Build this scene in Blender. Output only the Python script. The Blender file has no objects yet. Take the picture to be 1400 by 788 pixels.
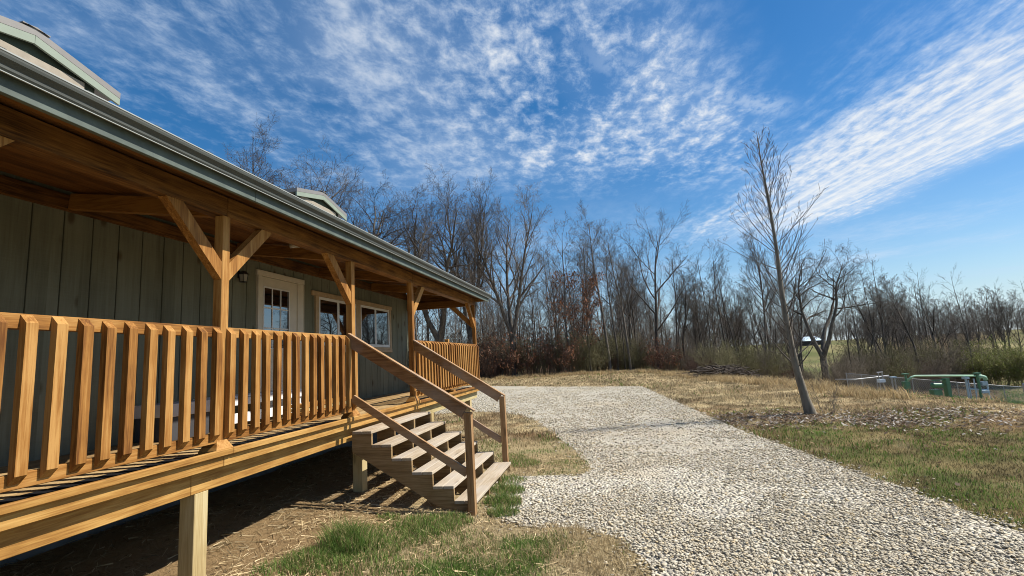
import bpy, bmesh, math, random
import numpy as np
from mathutils import Vector, Matrix

random.seed(7)
RNG = np.random.default_rng(7)
D = bpy.data
scene = bpy.context.scene
COL = scene.collection

# ------------------------------------------------------------------ camera
FPX, YAW, PITCH, ROLL = 672.135, -0.1811, 0.1428, -0.0598
CAM = np.array([3.2332, -2.0626, 0.6144])
Fw = np.array([math.sin(YAW) * math.cos(PITCH), math.cos(YAW) * math.cos(PITCH), math.sin(PITCH)])
R0 = np.array([math.cos(YAW), -math.sin(YAW), 0.0])
U0 = np.cross(R0, Fw)
Rt = R0 * math.cos(ROLL) + U0 * math.sin(ROLL)
Up = -R0 * math.sin(ROLL) + U0 * math.cos(ROLL)
HD = np.array([math.sin(YAW), math.cos(YAW)])      # ground heading
HL = np.array([math.cos(YAW), -math.sin(YAW)])     # ground lateral (right)

cd = D.cameras.new('camera')
cd.sensor_width = 36.0
cd.lens = FPX * 36.0 / 1400.0
cd.clip_start = 0.05
cd.clip_end = 3000
cam = D.objects.new('camera', cd)
COL.objects.link(cam)
M = Matrix.Identity(4)
for i in range(3):
    M[i][0], M[i][1], M[i][2], M[i][3] = Rt[i], Up[i], -Fw[i], CAM[i]
cam.matrix_world = M
scene.camera = cam


def ray(px, py):
    return Fw + Rt * (px - 700) / FPX - Up * (py - 394) / FPX


def on_z(px, py, z):
    d = ray(px, py)
    return CAM + d * (z - CAM[2]) / d[2]


def ground_at(px, dep):
    """world xy at ground depth dep (along the heading) under picture column px"""
    d = ray(px, 480)
    t = dep / (d[0] * HD[0] + d[1] * HD[1])
    return CAM[0] + d[0] * t, CAM[1] + d[1] * t


def ld(x, y):
    dx, dy = x - CAM[0], y - CAM[1]
    return dx * HL[0] + dy * HL[1], dx * HD[0] + dy * HD[1]


def sstep(a, b, v):
    t = np.clip((np.asarray(v, float) - a) / (b - a), 0, 1)
    return t * t * (3 - 2 * t)


def vnoise(x, y, seed=0):
    x = np.asarray(x, float); y = np.asarray(y, float)
    xi = np.floor(x).astype(np.int64); yi = np.floor(y).astype(np.int64)
    fx = x - xi; fy = y - yi
    fx = fx * fx * (3 - 2 * fx); fy = fy * fy * (3 - 2 * fy)

    def h(a, b):
        n = (a * 374761393 + b * 668265263 + seed * 1442695041) & 0x7fffffff
        n = ((n ^ (n >> 13)) * 1274126177) & 0x7fffffff
        n = n ^ (n >> 16)
        return (n % 100003) / 100003.0
    return (h(xi, yi) * (1 - fx) + h(xi + 1, yi) * fx) * (1 - fy) + (h(xi, yi + 1) * (1 - fx) + h(xi + 1, yi + 1) * fx) * fy


def fbm(x, y, seed=0, o=4):
    s = 0; a = 0.5; t = 0
    for k in range(o):
        s = s + a * vnoise(x * 2 ** k, y * 2 ** k, seed + k * 17); t += a; a *= 0.5
    return s / t


def terrain(x, y, fine=False):
    x = np.asarray(x, float); y = np.asarray(y, float)
    l, d = ld(x, y)
    z = np.full_like(x, -1.2)
    z = z + 0.085 * np.clip(1.7 - x, 0, 4.2) * (1 - sstep(6.5, 9.5, y))
    t = np.maximum(0, l - 10.5) / 16
    z = z - 3.5 * (1 - np.exp(-t ** 1.5))
    dist = np.hypot(l, d)
    z = z + np.clip(dist - 80, 0, 170) * 0.027 * sstep(0, 25, l)
    z = z + np.clip(l - 34, 0, 80) * 0.035 * sstep(60, 30, d) * sstep(20, 34, d + 10)
    if fine:
        z = z + (fbm(x * 0.35, y * 0.35, 3) - 0.5) * 0.22 * sstep(5.2, 9, l) * sstep(3, 8, d)
        z = z + (fbm(x * 2.2, y * 2.2, 9) - 0.5) * 0.045
    return z


# ------------------------------------------------------------------ object helpers
def link(o):
    COL.objects.link(o)
    return o


def tag(o, label=None, cat=None, group=None, kind=None):
    if label: o['label'] = label
    if cat: o['category'] = cat
    if group: o['group'] = group
    if kind: o['kind'] = kind
    return o


def empty(name, loc, label=None, cat=None, group=None):
    o = D.objects.new(name, None)
    o.location = loc
    o.empty_display_size = 0.2
    link(o)
    return tag(o, label, cat, group)


def np_mesh(name, verts, faces_flat, sizes, col=None, smooth=False):
    me = D.meshes.new(name)
    verts = np.asarray(verts, np.float32)
    faces_flat = np.asarray(faces_flat, np.int32); sizes = np.asarray(sizes, np.int32)
    me.vertices.add(len(verts)); me.vertices.foreach_set('co', verts.ravel())
    me.loops.add(len(faces_flat)); me.loops.foreach_set('vertex_index', faces_flat)
    me.polygons.add(len(sizes))
    st = np.zeros(len(sizes), np.int32); st[1:] = np.cumsum(sizes)[:-1]
    me.polygons.foreach_set('loop_start', st)
    me.polygons.foreach_set('loop_total', sizes)
    if smooth:
        me.polygons.foreach_set('use_smooth', np.ones(len(sizes), bool))
    if col is not None:
        at = me.color_attributes.new('col', 'FLOAT_COLOR', 'POINT')
        c = np.ones((len(verts), 4), np.float32); c[:, :3] = col
        at.data.foreach_set('color', c.ravel())
    me.update(calc_edges=True)
    return me


class MB:
    """collects boxes / prisms / tubes in world coordinates and links them as ONE mesh object"""

    def __init__(s):
        s.v = []; s.f = []; s.sm = False

    def poly(s, vs, fs):
        o = len(s.v)
        s.v += [tuple(map(float, v)) for v in vs]
        s.f += [tuple(o + i for i in f) for f in fs]
        return s

    def box(s, x0, x1, y0, y1, z0, z1, b=0.004):
        bm = bmesh.new()
        bmesh.ops.create_cube(bm, size=1.0)
        for v in bm.verts:
            v.co = ((x0 + x1) / 2 + v.co.x * (x1 - x0), (y0 + y1) / 2 + v.co.y * (y1 - y0), (z0 + z1) / 2 + v.co.z * (z1 - z0))
        if b:
            bmesh.ops.bevel(bm, geom=bm.edges[:], offset=min(b, 0.3 * min(x1 - x0, y1 - y0, z1 - z0)), segments=1, affect='EDGES')
        bm.verts.index_update()
        s.poly([v.co[:] for v in bm.verts], [[v.index for v in f.verts] for f in bm.faces])
        bm.free()
        return s

    def prism(s, prof, axis, a, b):
        """profile polygon extruded along axis 'x','y' or 'z' from a to b; profile gives the other two coordinates in order"""
        n = len(prof)

        def P(p, t):
            return {'x': (t, p[0], p[1]), 'y': (p[0], t, p[1]), 'z': (p[0], p[1], t)}[axis]
        vs = [P(p, a) for p in prof] + [P(p, b) for p in prof]
        fs = [tuple(range(n))[::-1], tuple(range(n, 2 * n))] + [(i, (i + 1) % n, n + (i + 1) % n, n + i) for i in range(n)]
        s.poly(vs, fs)
        return s

    def bar(s, p, q, w, h, up=(0, 0, 1), b=0.003):
        """rectangular bar from p to q, w across, h along up"""
        p = Vector(p); q = Vector(q); d = (q - p).normalized()
        side = d.cross(Vector(up)).normalized(); u = side.cross(d).normalized()
        L = (q - p).length
        m = MB().box(-w / 2, w / 2, 0, L, -h / 2, h / 2, b)
        s.poly([tuple(p + side * x + d * y + u * z) for x, y, z in m.v], m.f)
        return s

    def tube(s, pts, r, n=8, cap=True):
        pts = [Vector(p) for p in pts]
        rs = r if isinstance(r, (list, tuple)) else [r] * len(pts)
        vs = []
        for i, p in enumerate(pts):
            d = (pts[min(i + 1, len(pts) - 1)] - pts[max(i - 1, 0)]).normalized()
            a = d.cross(Vector((0.31, 0.17, 0.93)))
            if a.length < 0.05: a = d.cross(Vector((1, 0, 0)))
            a.normalize(); c = d.cross(a)
            for k in range(n):
                t = 2 * math.pi * k / n
                vs.append(tuple(p + (a * math.cos(t) + c * math.sin(t)) * rs[i]))
        fs = [(i * n + k, i * n + (k + 1) % n, (i + 1) * n + (k + 1) % n, (i + 1) * n + k) for i in range(len(pts) - 1) for k in range(n)]
        if cap:
            fs += [tuple(range(n))[::-1], tuple(range((len(pts) - 1) * n, len(pts) * n))]
        s.poly(vs, fs)
        return s

    def build(s, name, mat, parent=None, smooth=False):
        off = Vector((0, 0, 0))
        if parent:
            q = parent
            while q: off += Vector(q.location); q = q.parent
        me = D.meshes.new(name)
        me.from_pydata([(v[0] - off.x, v[1] - off.y, v[2] - off.z) for v in s.v], [], s.f)
        bm = bmesh.new(); bm.from_mesh(me); bmesh.ops.recalc_face_normals(bm, faces=bm.faces[:]); bm.to_mesh(me); bm.free()
        if smooth:
            for p in me.polygons: p.use_smooth = True
        me.materials.append(mat)
        o = link(D.objects.new(name, me))
        o.parent = parent
        return o


def copy_child(o, parent, loc):
    c = o.copy(); link(c); c.parent = parent; c.location = loc
    return c


def copy_tree(o, loc, rz=0.0, sc=1.0):
    r = o.copy(); link(r); r.location = loc; r.rotation_euler = (0, 0, rz); r.scale = (sc, sc, sc) if not isinstance(sc, tuple) else sc
    for ch in list(o.children):
        c = ch.copy(); link(c); c.parent = r
    return r


# ------------------------------------------------------------------ node helpers
class N:
    tree = None

    def __init__(s, sock): s.s = sock

    @staticmethod
    def op(o, *a):
        n = N.tree.nodes.new('ShaderNodeMath'); n.operation = o
        for i, v in enumerate(a):
            if isinstance(v, N): N.tree.links.new(v.s, n.inputs[i])
            else: n.inputs[i].default_value = v
        return N(n.outputs[0])

    def __add__(a, b): return N.op('ADD', a, b)
    def __radd__(a, b): return N.op('ADD', b, a)
    def __sub__(a, b): return N.op('SUBTRACT', a, b)
    def __rsub__(a, b): return N.op('SUBTRACT', b, a)
    def __mul__(a, b): return N.op('MULTIPLY', a, b)
    def __rmul__(a, b): return N.op('MULTIPLY', b, a)
    def __truediv__(a, b): return N.op('DIVIDE', a, b)


def n_step(a, b, v):
    n = N.tree.nodes.new('ShaderNodeMapRange'); n.interpolation_type = 'SMOOTHSTEP'
    N.tree.links.new(v.s, n.inputs[0]); n.inputs[1].default_value = a; n.inputs[2].default_value = b
    n.inputs[3].default_value = 0; n.inputs[4].default_value = 1
    return N(n.outputs[0])


def n_xyz(x, y, z=0.0):
    n = N.tree.nodes.new('ShaderNodeCombineXYZ')
    for i, v in enumerate((x, y, z)):
        if isinstance(v, N): N.tree.links.new(v.s, n.inputs[i])
        else: n.inputs[i].default_value = v
    return n.outputs[0]


def n_noise(vec, scale=1.0, detail=4.0, rough=0.5, dist=0.0, dim='3D'):
    n = N.tree.nodes.new('ShaderNodeTexNoise'); n.noise_dimensions = dim
    N.tree.links.new(vec, n.inputs['Vector'])
    n.inputs['Scale'].default_value = scale; n.inputs['Detail'].default_value = detail
    n.inputs['Roughness'].default_value = rough; n.inputs['Distortion'].default_value = dist
    return N(n.outputs['Fac'])


def n_ramp(fac, stops):
    n = N.tree.nodes.new('ShaderNodeValToRGB')
    e = n.color_ramp.elements
    while len(e) < len(stops): e.new(0.5)
    for el, (p, c) in zip(e, stops):
        el.position = p; el.color = (*c, 1)
    N.tree.links.new(fac.s, n.inputs[0])
    return n.outputs[0]


def n_mix(fac, a, b, mode='MIX'):
    n = N.tree.nodes.new('ShaderNodeMix'); n.data_type = 'RGBA'; n.blend_type = mode
    for sock, v in ((n.inputs[0], fac), (n.inputs[6], a), (n.inputs[7], b)):
        if isinstance(v, N): N.tree.links.new(v.s, sock)
        elif hasattr(v, 'is_output'): N.tree.links.new(v, sock)
        elif isinstance(v, tuple): sock.default_value = (*v, 1)
        else: sock.default_value = v
    return n.outputs[2]


def new_mat(name):
    m = D.materials.new(name); m.use_nodes = True
    N.tree = m.node_tree
    b = m.node_tree.nodes['Principled BSDF']
    return m, b


def setc(b, col, rough=0.7, bump=None, bs=0.3, bd=0.01, spec=0.3, metal=0.0):
    t = N.tree
    if hasattr(col, 'is_output'): t.links.new(col, b.inputs['Base Color'])
    else: b.inputs['Base Color'].default_value = (*col, 1)
    if isinstance(rough, N): t.links.new(rough.s, b.inputs['Roughness'])
    else: b.inputs['Roughness'].default_value = rough
    b.inputs['Specular IOR Level'].default_value = spec
    b.inputs['Metallic'].default_value = metal
    if bump is not None:
        n = t.nodes.new('ShaderNodeBump'); n.inputs['Strength'].default_value = bs; n.inputs['Distance'].default_value = bd
        t.links.new(bump.s, n.inputs['Height']); t.links.new(n.outputs[0], b.inputs['Normal'])


def coords(kind='Object'):
    n = N.tree.nodes.new('ShaderNodeTexCoord')
    return n.outputs[kind]


def split(vec):
    n = N.tree.nodes.new('ShaderNodeSeparateXYZ'); N.tree.links.new(vec, n.inputs[0])
    return [N(o) for o in n.outputs]


def obj_rand():
    n = N.tree.nodes.new('ShaderNodeObjectInfo')
    return N(n.outputs['Random'])


def mat_plain(name, col, rough=0.6, spec=0.3, metal=0.0, var=0.12, scale=6.0):
    m, b = new_mat(name)
    f = n_noise(coords(), scale, 5, 0.6)
    c = n_ramp(f, [(0.3, tuple(v * (1 - var) for v in col)), (0.7, tuple(min(1, v * (1 + var)) for v in col))])
    setc(b, c, rough, f, 0.08, 0.004, spec, metal)
    return m


def mat_wood(name, axis, dark, mid, light, rough=0.62, knots=0.5, weather=None):
    """stained or treated lumber, grain stretched along the board"""
    m, b = new_mat(name)
    x, y, z = split(coords())
    r = obj_rand()
    geo = N.tree.nodes.new('ShaderNodeNewGeometry')
    isl = N(geo.outputs['Random Per Island'])
    off = r * 37.0 + isl * 23.0
    k = {'x': (1.6, 34, 34), 'y': (34, 1.6, 34), 'z': (34, 34, 1.6)}[axis]
    v = n_xyz(x * k[0] + off, y * k[1] + off, z * k[2] - off)
    g = n_noise(v, 1.0, 6, 0.62, 1.2)
    v2 = n_xyz(x * (k[0] * 0.22) + off, y * (k[1] * 0.22) + off, z * (k[2] * 0.22))
    g2 = n_noise(v2, 1.0, 3, 0.5, 2.5)
    blot = n_noise(n_xyz(x + off, y, z), 2.2, 3, 0.5)
    g3 = n_noise(n_xyz(x * k[0] * 3.3 - off, y * k[1] * 3.3 + off, z * k[2] * 3.3), 1.0, 3, 0.6)
    f = g * 0.5 + g2 * 0.42 + (g3 - 0.5) * 0.36 - 0.0 + (isl - 0.5) * 0.2 + (r - 0.5) * 0.2 + (blot - 0.5) * 0.4
    c = n_ramp(f, [(0.28, dark), (0.46, mid), (0.63, light)])
    # knots: sparse dark ovals
    kk = {'x': (2.2, 9, 9), 'y': (9, 2.2, 9), 'z': (9, 9, 2.2)}[axis]
    vo = N.tree.nodes.new('ShaderNodeTexVoronoi'); vo.feature = 'F1'
    N.tree.links.new(n_xyz(x * kk[0] + off, y * kk[1] + off, z * kk[2]), vo.inputs['Vector'])
    vo.inputs['Scale'].default_value = 0.75
    kn = (1.0 - n_step(0.07, 0.17, N(vo.outputs['Distance']))) * knots
    c = n_mix(kn, c, tuple(v * 0.45 for v in dark))
    if weather:
        w = n_step(0.42, 0.7, n_noise(n_xyz(x * 1.2 + off, y * 1.2, z * 1.2), 1.0, 5, 0.6))
        c = n_mix(w * 0.75, c, weather)
    setc(b, c, rough, g * 0.6 + g3 * 0.4 + kn * 0.4, 0.45, 0.004, 0.2)
    return m


# ------------------------------------------------------------------ materials
STAIN = dict(dark=(0.115, 0.042, 0.009), mid=(0.285, 0.127, 0.029), light=(0.425, 0.228, 0.07))
W_RAIL_Z = mat_wood('stained wood upright', 'z', **STAIN)
W_RAIL_Y = mat_wood('stained wood lengthwise', 'y', **STAIN)
W_RAIL_X = mat_wood('stained wood crosswise', 'x', **STAIN)
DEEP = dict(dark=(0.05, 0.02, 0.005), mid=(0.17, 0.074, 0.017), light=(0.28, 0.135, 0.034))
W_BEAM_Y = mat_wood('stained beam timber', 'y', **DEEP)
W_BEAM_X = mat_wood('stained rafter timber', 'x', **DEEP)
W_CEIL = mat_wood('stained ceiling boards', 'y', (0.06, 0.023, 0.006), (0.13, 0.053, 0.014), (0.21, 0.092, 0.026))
YEL = dict(dark=(0.19, 0.082, 0.019), mid=(0.34, 0.175, 0.045), light=(0.48, 0.285, 0.09))
W_RIM = mat_wood('honey rim boards', 'y', **YEL)
W_DECK = mat_wood('tan deck boards', 'y', (0.2, 0.12, 0.05), (0.36, 0.235, 0.105), (0.45, 0.33, 0.175), 0.7)
W_LEG = mat_wood('pale treated post wood', 'z', (0.28, 0.2, 0.085), (0.42, 0.32, 0.155), (0.5, 0.41, 0.23), 0.75)
W_PALE = mat_wood('pale treated joist wood', 'y', (0.3, 0.23, 0.1), (0.42, 0.34, 0.17), (0.5, 0.43, 0.25), 0.75)
GREYW = dict(dark=(0.26, 0.19, 0.12), mid=(0.37, 0.295, 0.205), light=(0.47, 0.395, 0.3), rough=0.8)
W_TREAD = mat_wood('weathered tread boards', 'y', weather=(0.4, 0.355, 0.3), **GREYW)
BRN = dict(dark=(0.14, 0.082, 0.033), mid=(0.25, 0.163, 0.076), light=(0.36, 0.25, 0.13), rough=0.75)
W_STR = mat_wood('brown stringer wood', 'x', **BRN)
W_NEWEL = mat_wood('brown newel wood', 'z', dark=(0.15, 0.075, 0.03), mid=(0.27, 0.15, 0.066), light=(0.37, 0.235, 0.12), rough=0.7)
W_HAND = mat_wood('brown handrail wood', 'x', dark=(0.15, 0.072, 0.028), mid=(0.27, 0.145, 0.06), light=(0.38, 0.235, 0.12), rough=0.66, weather=(0.34, 0.26, 0.2))


def mat_siding():
    m, b = new_mat('grey green rough sawn siding')
    x, y, z = split(coords())
    bi = N.op('FLOOR', (y + 50.0) / 0.283)
    h = N.op('FRACT', N.op('SINE', bi * 12.9898) * 43758.5)
    off = h * 31.0
    g = n_noise(n_xyz(x * 20 + off, y * 30 + off, z * 1.5 + off), 1.0, 7, 0.65, 0.8)
    blot = n_noise(n_xyz(x + off, y * 1.6 + off, z * 0.8), 1.6, 4, 0.55)
    saw = n_noise(n_xyz(x, y * 2.0, z * 90.0), 1.0, 2, 0.5)
    f = g * 0.5 + blot * 0.45 + (h - 0.5) * 0.2 + (saw - 0.5) * 0.12
    c = n_ramp(f, [(0.28, (0.115, 0.115, 0.08)), (0.5, (0.17, 0.171, 0.123)), (0.72, (0.212, 0.213, 0.157))])
    vo = N.tree.nodes.new('ShaderNodeTexVoronoi'); vo.feature = 'F1'
    N.tree.links.new(n_xyz(x, y * 3.4 + off, z * 1.7 + off), vo.inputs['Vector']); vo.inputs['Scale'].default_value = 1.0
    kn = (1.0 - n_step(0.07, 0.18, N(vo.outputs['Distance']))) * 0.85
    c = n_mix(kn, c, (0.07, 0.05, 0.026))
    setc(b, c, 0.85, g * 0.6 + saw * 0.5, 0.25, 0.004, 0.15)
    return m


M_SIDING = mat_siding()
M_CREAM = mat_plain('cream door paint', (0.62, 0.56, 0.45), 0.45, 0.4, 0, 0.05)
M_TANTRIM = mat_plain('tan window trim', (0.43, 0.31, 0.185), 0.6, 0.3, 0, 0.14, 9)
M_DVINYL = mat_plain('weathered white vinyl', (0.5, 0.51, 0.5), 0.4, 0.3, 0, 0.04)
M_VINYL = mat_plain('white vinyl', (0.74, 0.73, 0.70), 0.35, 0.4, 0, 0.03)
M_GUTTER = mat_plain('grey green gutter metal', (0.07, 0.075, 0.067), 0.55, 0.25, 0.0, 0.08, 2.5)
M_GUTLIP = mat_plain('pale gutter lip', (0.32, 0.335, 0.315), 0.4, 0.4, 0.0, 0.05)
M_FASCIA = mat_plain('sage fascia paint', (0.092, 0.112, 0.097), 0.6, 0.3, 0, 0.22, 7)
M_BARGE = mat_plain('pale sage trim', (0.23, 0.27, 0.215), 0.55, 0.3, 0, 0.06, 5)
M_SOFFIT = mat_plain('dark green soffit', (0.05, 0.066, 0.048), 0.7, 0.2)
M_ROOF = mat_plain('taupe metal roofing', (0.22, 0.205, 0.19), 0.4, 0.4, 0.1, 0.06)
M_DORMWALL = mat_plain('dormer siding', (0.3, 0.26, 0.205), 0.75, 0.2, 0, 0.12, 10)
M_BLACK = mat_plain('black metal', (0.012, 0.012, 0.013), 0.4, 0.5)
M_DARK = mat_plain('near black shade and gaps', (0.01, 0.01, 0.012), 0.8, 0.1)
M_STEEL = mat_plain('galvanised steel', (0.3, 0.31, 0.32), 0.45, 0.5, 0.4, 0.1)
M_FROST = mat_plain('frosted lamp glass', (0.35, 0.33, 0.29), 0.35, 0.5)
M_GREENP = mat_plain('green pipe paint', (0.07, 0.18, 0.1), 0.5, 0.4, 0, 0.14)
M_PALEGREEN = mat_plain('pale green pipe paint', (0.26, 0.43, 0.3), 0.5, 0.4, 0, 0.1)
M_BLUEGREY = mat_plain('blue grey meter paint', (0.32, 0.42, 0.5), 0.45, 0.4, 0, 0.12)
M_CORD = mat_plain('pale cord', (0.7, 0.72, 0.72), 0.6, 0.3)


def mat_glass():
    m, b = new_mat('dark window glass')
    f = n_noise(coords(), 0.9, 2, 0.5)
    setc(b, (0.006, 0.007, 0.009), 0.015, f, 0.02, 0.003, 1.0)
    b.inputs['IOR'].default_value = 2.1
    return m


M_GLASS = mat_glass()


def mat_found():
    m, b = new_mat('parged foundation')
    f = n_noise(coords(), 3, 6, 0.6)
    c = n_ramp(f, [(0.3, (0.055, 0.062, 0.07)), (0.7, (0.13, 0.14, 0.15))])
    setc(b, c, 0.9, f, 0.5, 0.01, 0.1)
    return m


M_FOUND = mat_found()


def mat_bark(name, a, bcol, sc=9.0):
    m, b = new_mat(name)
    x, y, z = split(coords())
    f = n_noise(n_xyz(x * sc, y * sc, z * sc * 0.25), 1.0, 6, 0.65)
    r = obj_rand()
    c = n_ramp(f + (r - 0.5) * 0.25, [(0.32, a), (0.68, bcol)])
    setc(b, c, 0.9, f, 0.7, 0.02, 0.1)
    return m


M_BARK = mat_bark('grey bark', (0.065, 0.056, 0.047), (0.2, 0.175, 0.148), 6)
M_TWIG = mat_bark('grey brown twigs', (0.085, 0.071, 0.06), (0.185, 0.158, 0.135), 1.0)
M_TWIGD = mat_bark('dark oak twigs', (0.05, 0.042, 0.036), (0.125, 0.106, 0.09), 1.0)
M_BRUSH = mat_bark('tan grey brush stems', (0.11, 0.088, 0.066), (0.23, 0.19, 0.145), 1.0)
M_TWIGR = mat_bark('reddish twigs', (0.1, 0.062, 0.045), (0.19, 0.125, 0.095), 1.0)
M_TWIGO = mat_bark('olive brush stems', (0.11, 0.1, 0.055), (0.22, 0.195, 0.11), 1.0)
M_YBARK = mat_bark('young tree bark', (0.09, 0.077, 0.058), (0.23, 0.2, 0.157), 14)


def mat_attr(name, rough=0.8, trans=0.0, spec=0.15):
    m, b = new_mat(name)
    n = N.tree.nodes.new('ShaderNodeVertexColor'); n.layer_name = 'col'
    setc(b, n.outputs[0], rough, spec=spec)
    if trans:
        t = N.tree
        tr = t.nodes.new('ShaderNodeBsdfTranslucent'); t.links.new(n.outputs[0], tr.inputs[0])
        mx = t.nodes.new('ShaderNodeMixShader'); mx.inputs[0].default_value = trans
        t.links.new(b.outputs[0], mx.inputs[1]); t.links.new(tr.outputs[0], mx.inputs[2])
        t.links.new(mx.outputs[0], t.nodes['Material Output'].inputs['Surface'])
    return m


M_GRASS = mat_attr('grass blades', 0.7, 0.35)
M_STRAW = mat_attr('dry straw', 0.75, 0.15)
M_LEAF = mat_attr('dry leaves', 0.8, 0.25)


def mat_stones():
    m, b = new_mat('crushed limestone')
    geo = N.tree.nodes.new('ShaderNodeNewGeometry')
    isl = N(geo.outputs['Random Per Island'])
    c = n_ramp(isl, [(0.0, (0.17, 0.15, 0.12)), (0.1, (0.44, 0.385, 0.285)), (0.45, (0.53, 0.475, 0.37)), (0.66, (0.54, 0.43, 0.265)), (0.78, (0.57, 0.515, 0.405)), (1.0, (0.63, 0.58, 0.47))])
    f = n_noise(coords(), 60, 3, 0.6)
    c = n_mix(0.35, c, n_ramp(f, [(0.3, (0.35, 0.32, 0.28)), (0.7, (0.75, 0.72, 0.66))]), 'MULTIPLY')
    setc(b, c, 0.85, f, 0.3, 0.004, 0.2)
    return m


def mat_gravelbed():
    m, b = new_mat('gravel bed')
    co = coords()
    vo = N.tree.nodes.new('ShaderNodeTexVoronoi'); vo.feature = 'F1'; N.tree.links.new(co, vo.inputs['Vector']); vo.inputs['Scale'].default_value = 24
    sx = N.tree.nodes.new('ShaderNodeSeparateColor'); N.tree.links.new(vo.outputs['Color'], sx.inputs[0])
    big = n_noise(co, 0.5, 5, 0.6)
    c = n_ramp(N(sx.outputs[0]) + (big - 0.5) * 0.6, [(0.0, (0.26, 0.235, 0.195)), (0.25, (0.42, 0.38, 0.315)), (0.6, (0.53, 0.475, 0.365)), (0.9, (0.59, 0.535, 0.415)), (1.0, (0.6, 0.56, 0.47))])
    san = n_step(0.5, 0.68, n_noise(co, 0.33, 4, 0.6))
    c = n_mix(san * 0.55, c, (0.5, 0.41, 0.28))
    d = N(vo.outputs['Distance'])
    setc(b, c, 0.9, 1.0 - d * 1.6, 1.0, 0.03, 0.15)
    return m


M_STONE = mat_stones()
M_BED = mat_gravelbed()


def mat_ground():
    m, b = new_mat('field soil and thatch')
    co = coords()
    n = N.tree.nodes.new('ShaderNodeVertexColor'); n.layer_name = 'col'
    f = n_noise(co, 9, 8, 0.7)
    f2 = n_noise(co, 42, 4, 0.7)
    c = n_mix(0.75, n.outputs[0], n_ramp(f * 0.55 + f2 * 0.45, [(0.3, (0.35, 0.32, 0.28)), (0.5, (0.85, 0.84, 0.8)), (0.72, (1.0, 1.0, 0.95))]), 'MULTIPLY')
    setc(b, c, 0.95, f * 0.6 + f2 * 0.6, 0.9, 0.05, 0.05)
    return m


M_GROUND = mat_ground()

# ------------------------------------------------------------------ gravel outline (world, from the ground plan)
GP = [(655, 528), (762, 529), (878, 528.5), (905, 541), (950, 561), (1000, 583), (1050, 602), (1100, 620), (1160, 642), (1200, 656), (1300, 692), (1400, 728)]
g = [on_z(px, py, -1.2)[:2] for px, py in GP]
g += [np.array((7.0, 1.5)), np.array((7.6, -2.5)), np.array((8.4, -9.0)), np.array((4.2, -9.0)), np.array((4.05, -2.0)), np.array((3.75, 0.6))]
g += [on_z(px, py, -1.2)[:2] for px, py in [(892, 788), (874, 763), (845, 736), (786, 722), (745, 721), (713, 719), (690, 712), (672, 702), (682, 676), (693, 652), (735, 651), (788, 650), (806, 645), (803, 632), (786, 614), (768, 600), (757, 591), (735, 577), (713, 567.5), (680, 564), (645, 563)]]
g += [np.array((-6.0, 14.5)), np.array((-14.0, 16.0)), np.array((-16.0, 36.0))]
GRAVEL = np.array([(float(p[0]), float(p[1])) for p in g])


def inside(x, y, poly):
    x = np.asarray(x); y = np.asarray(y)
    r = np.zeros(x.shape, bool); n = len(poly)
    for i in range(n):
        x0, y0 = poly[i]; x1, y1 = poly[(i + 1) % n]
        if y0 == y1: continue
        c = ((y0 > y) != (y1 > y)) & (x < (x1 - x0) * (y - y0) / (y1 - y0) + x0)
        r ^= c
    return r


def wob(x, y, a=0.09):
    """wander a point a little so scatter borders come out ragged"""
    return x + (fbm(x * 2.3, y * 2.3, 41) - 0.5) * 4 * a, y + (fbm(x * 2.3 + 9, y * 2.3, 57) - 0.5) * 4 * a


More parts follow.
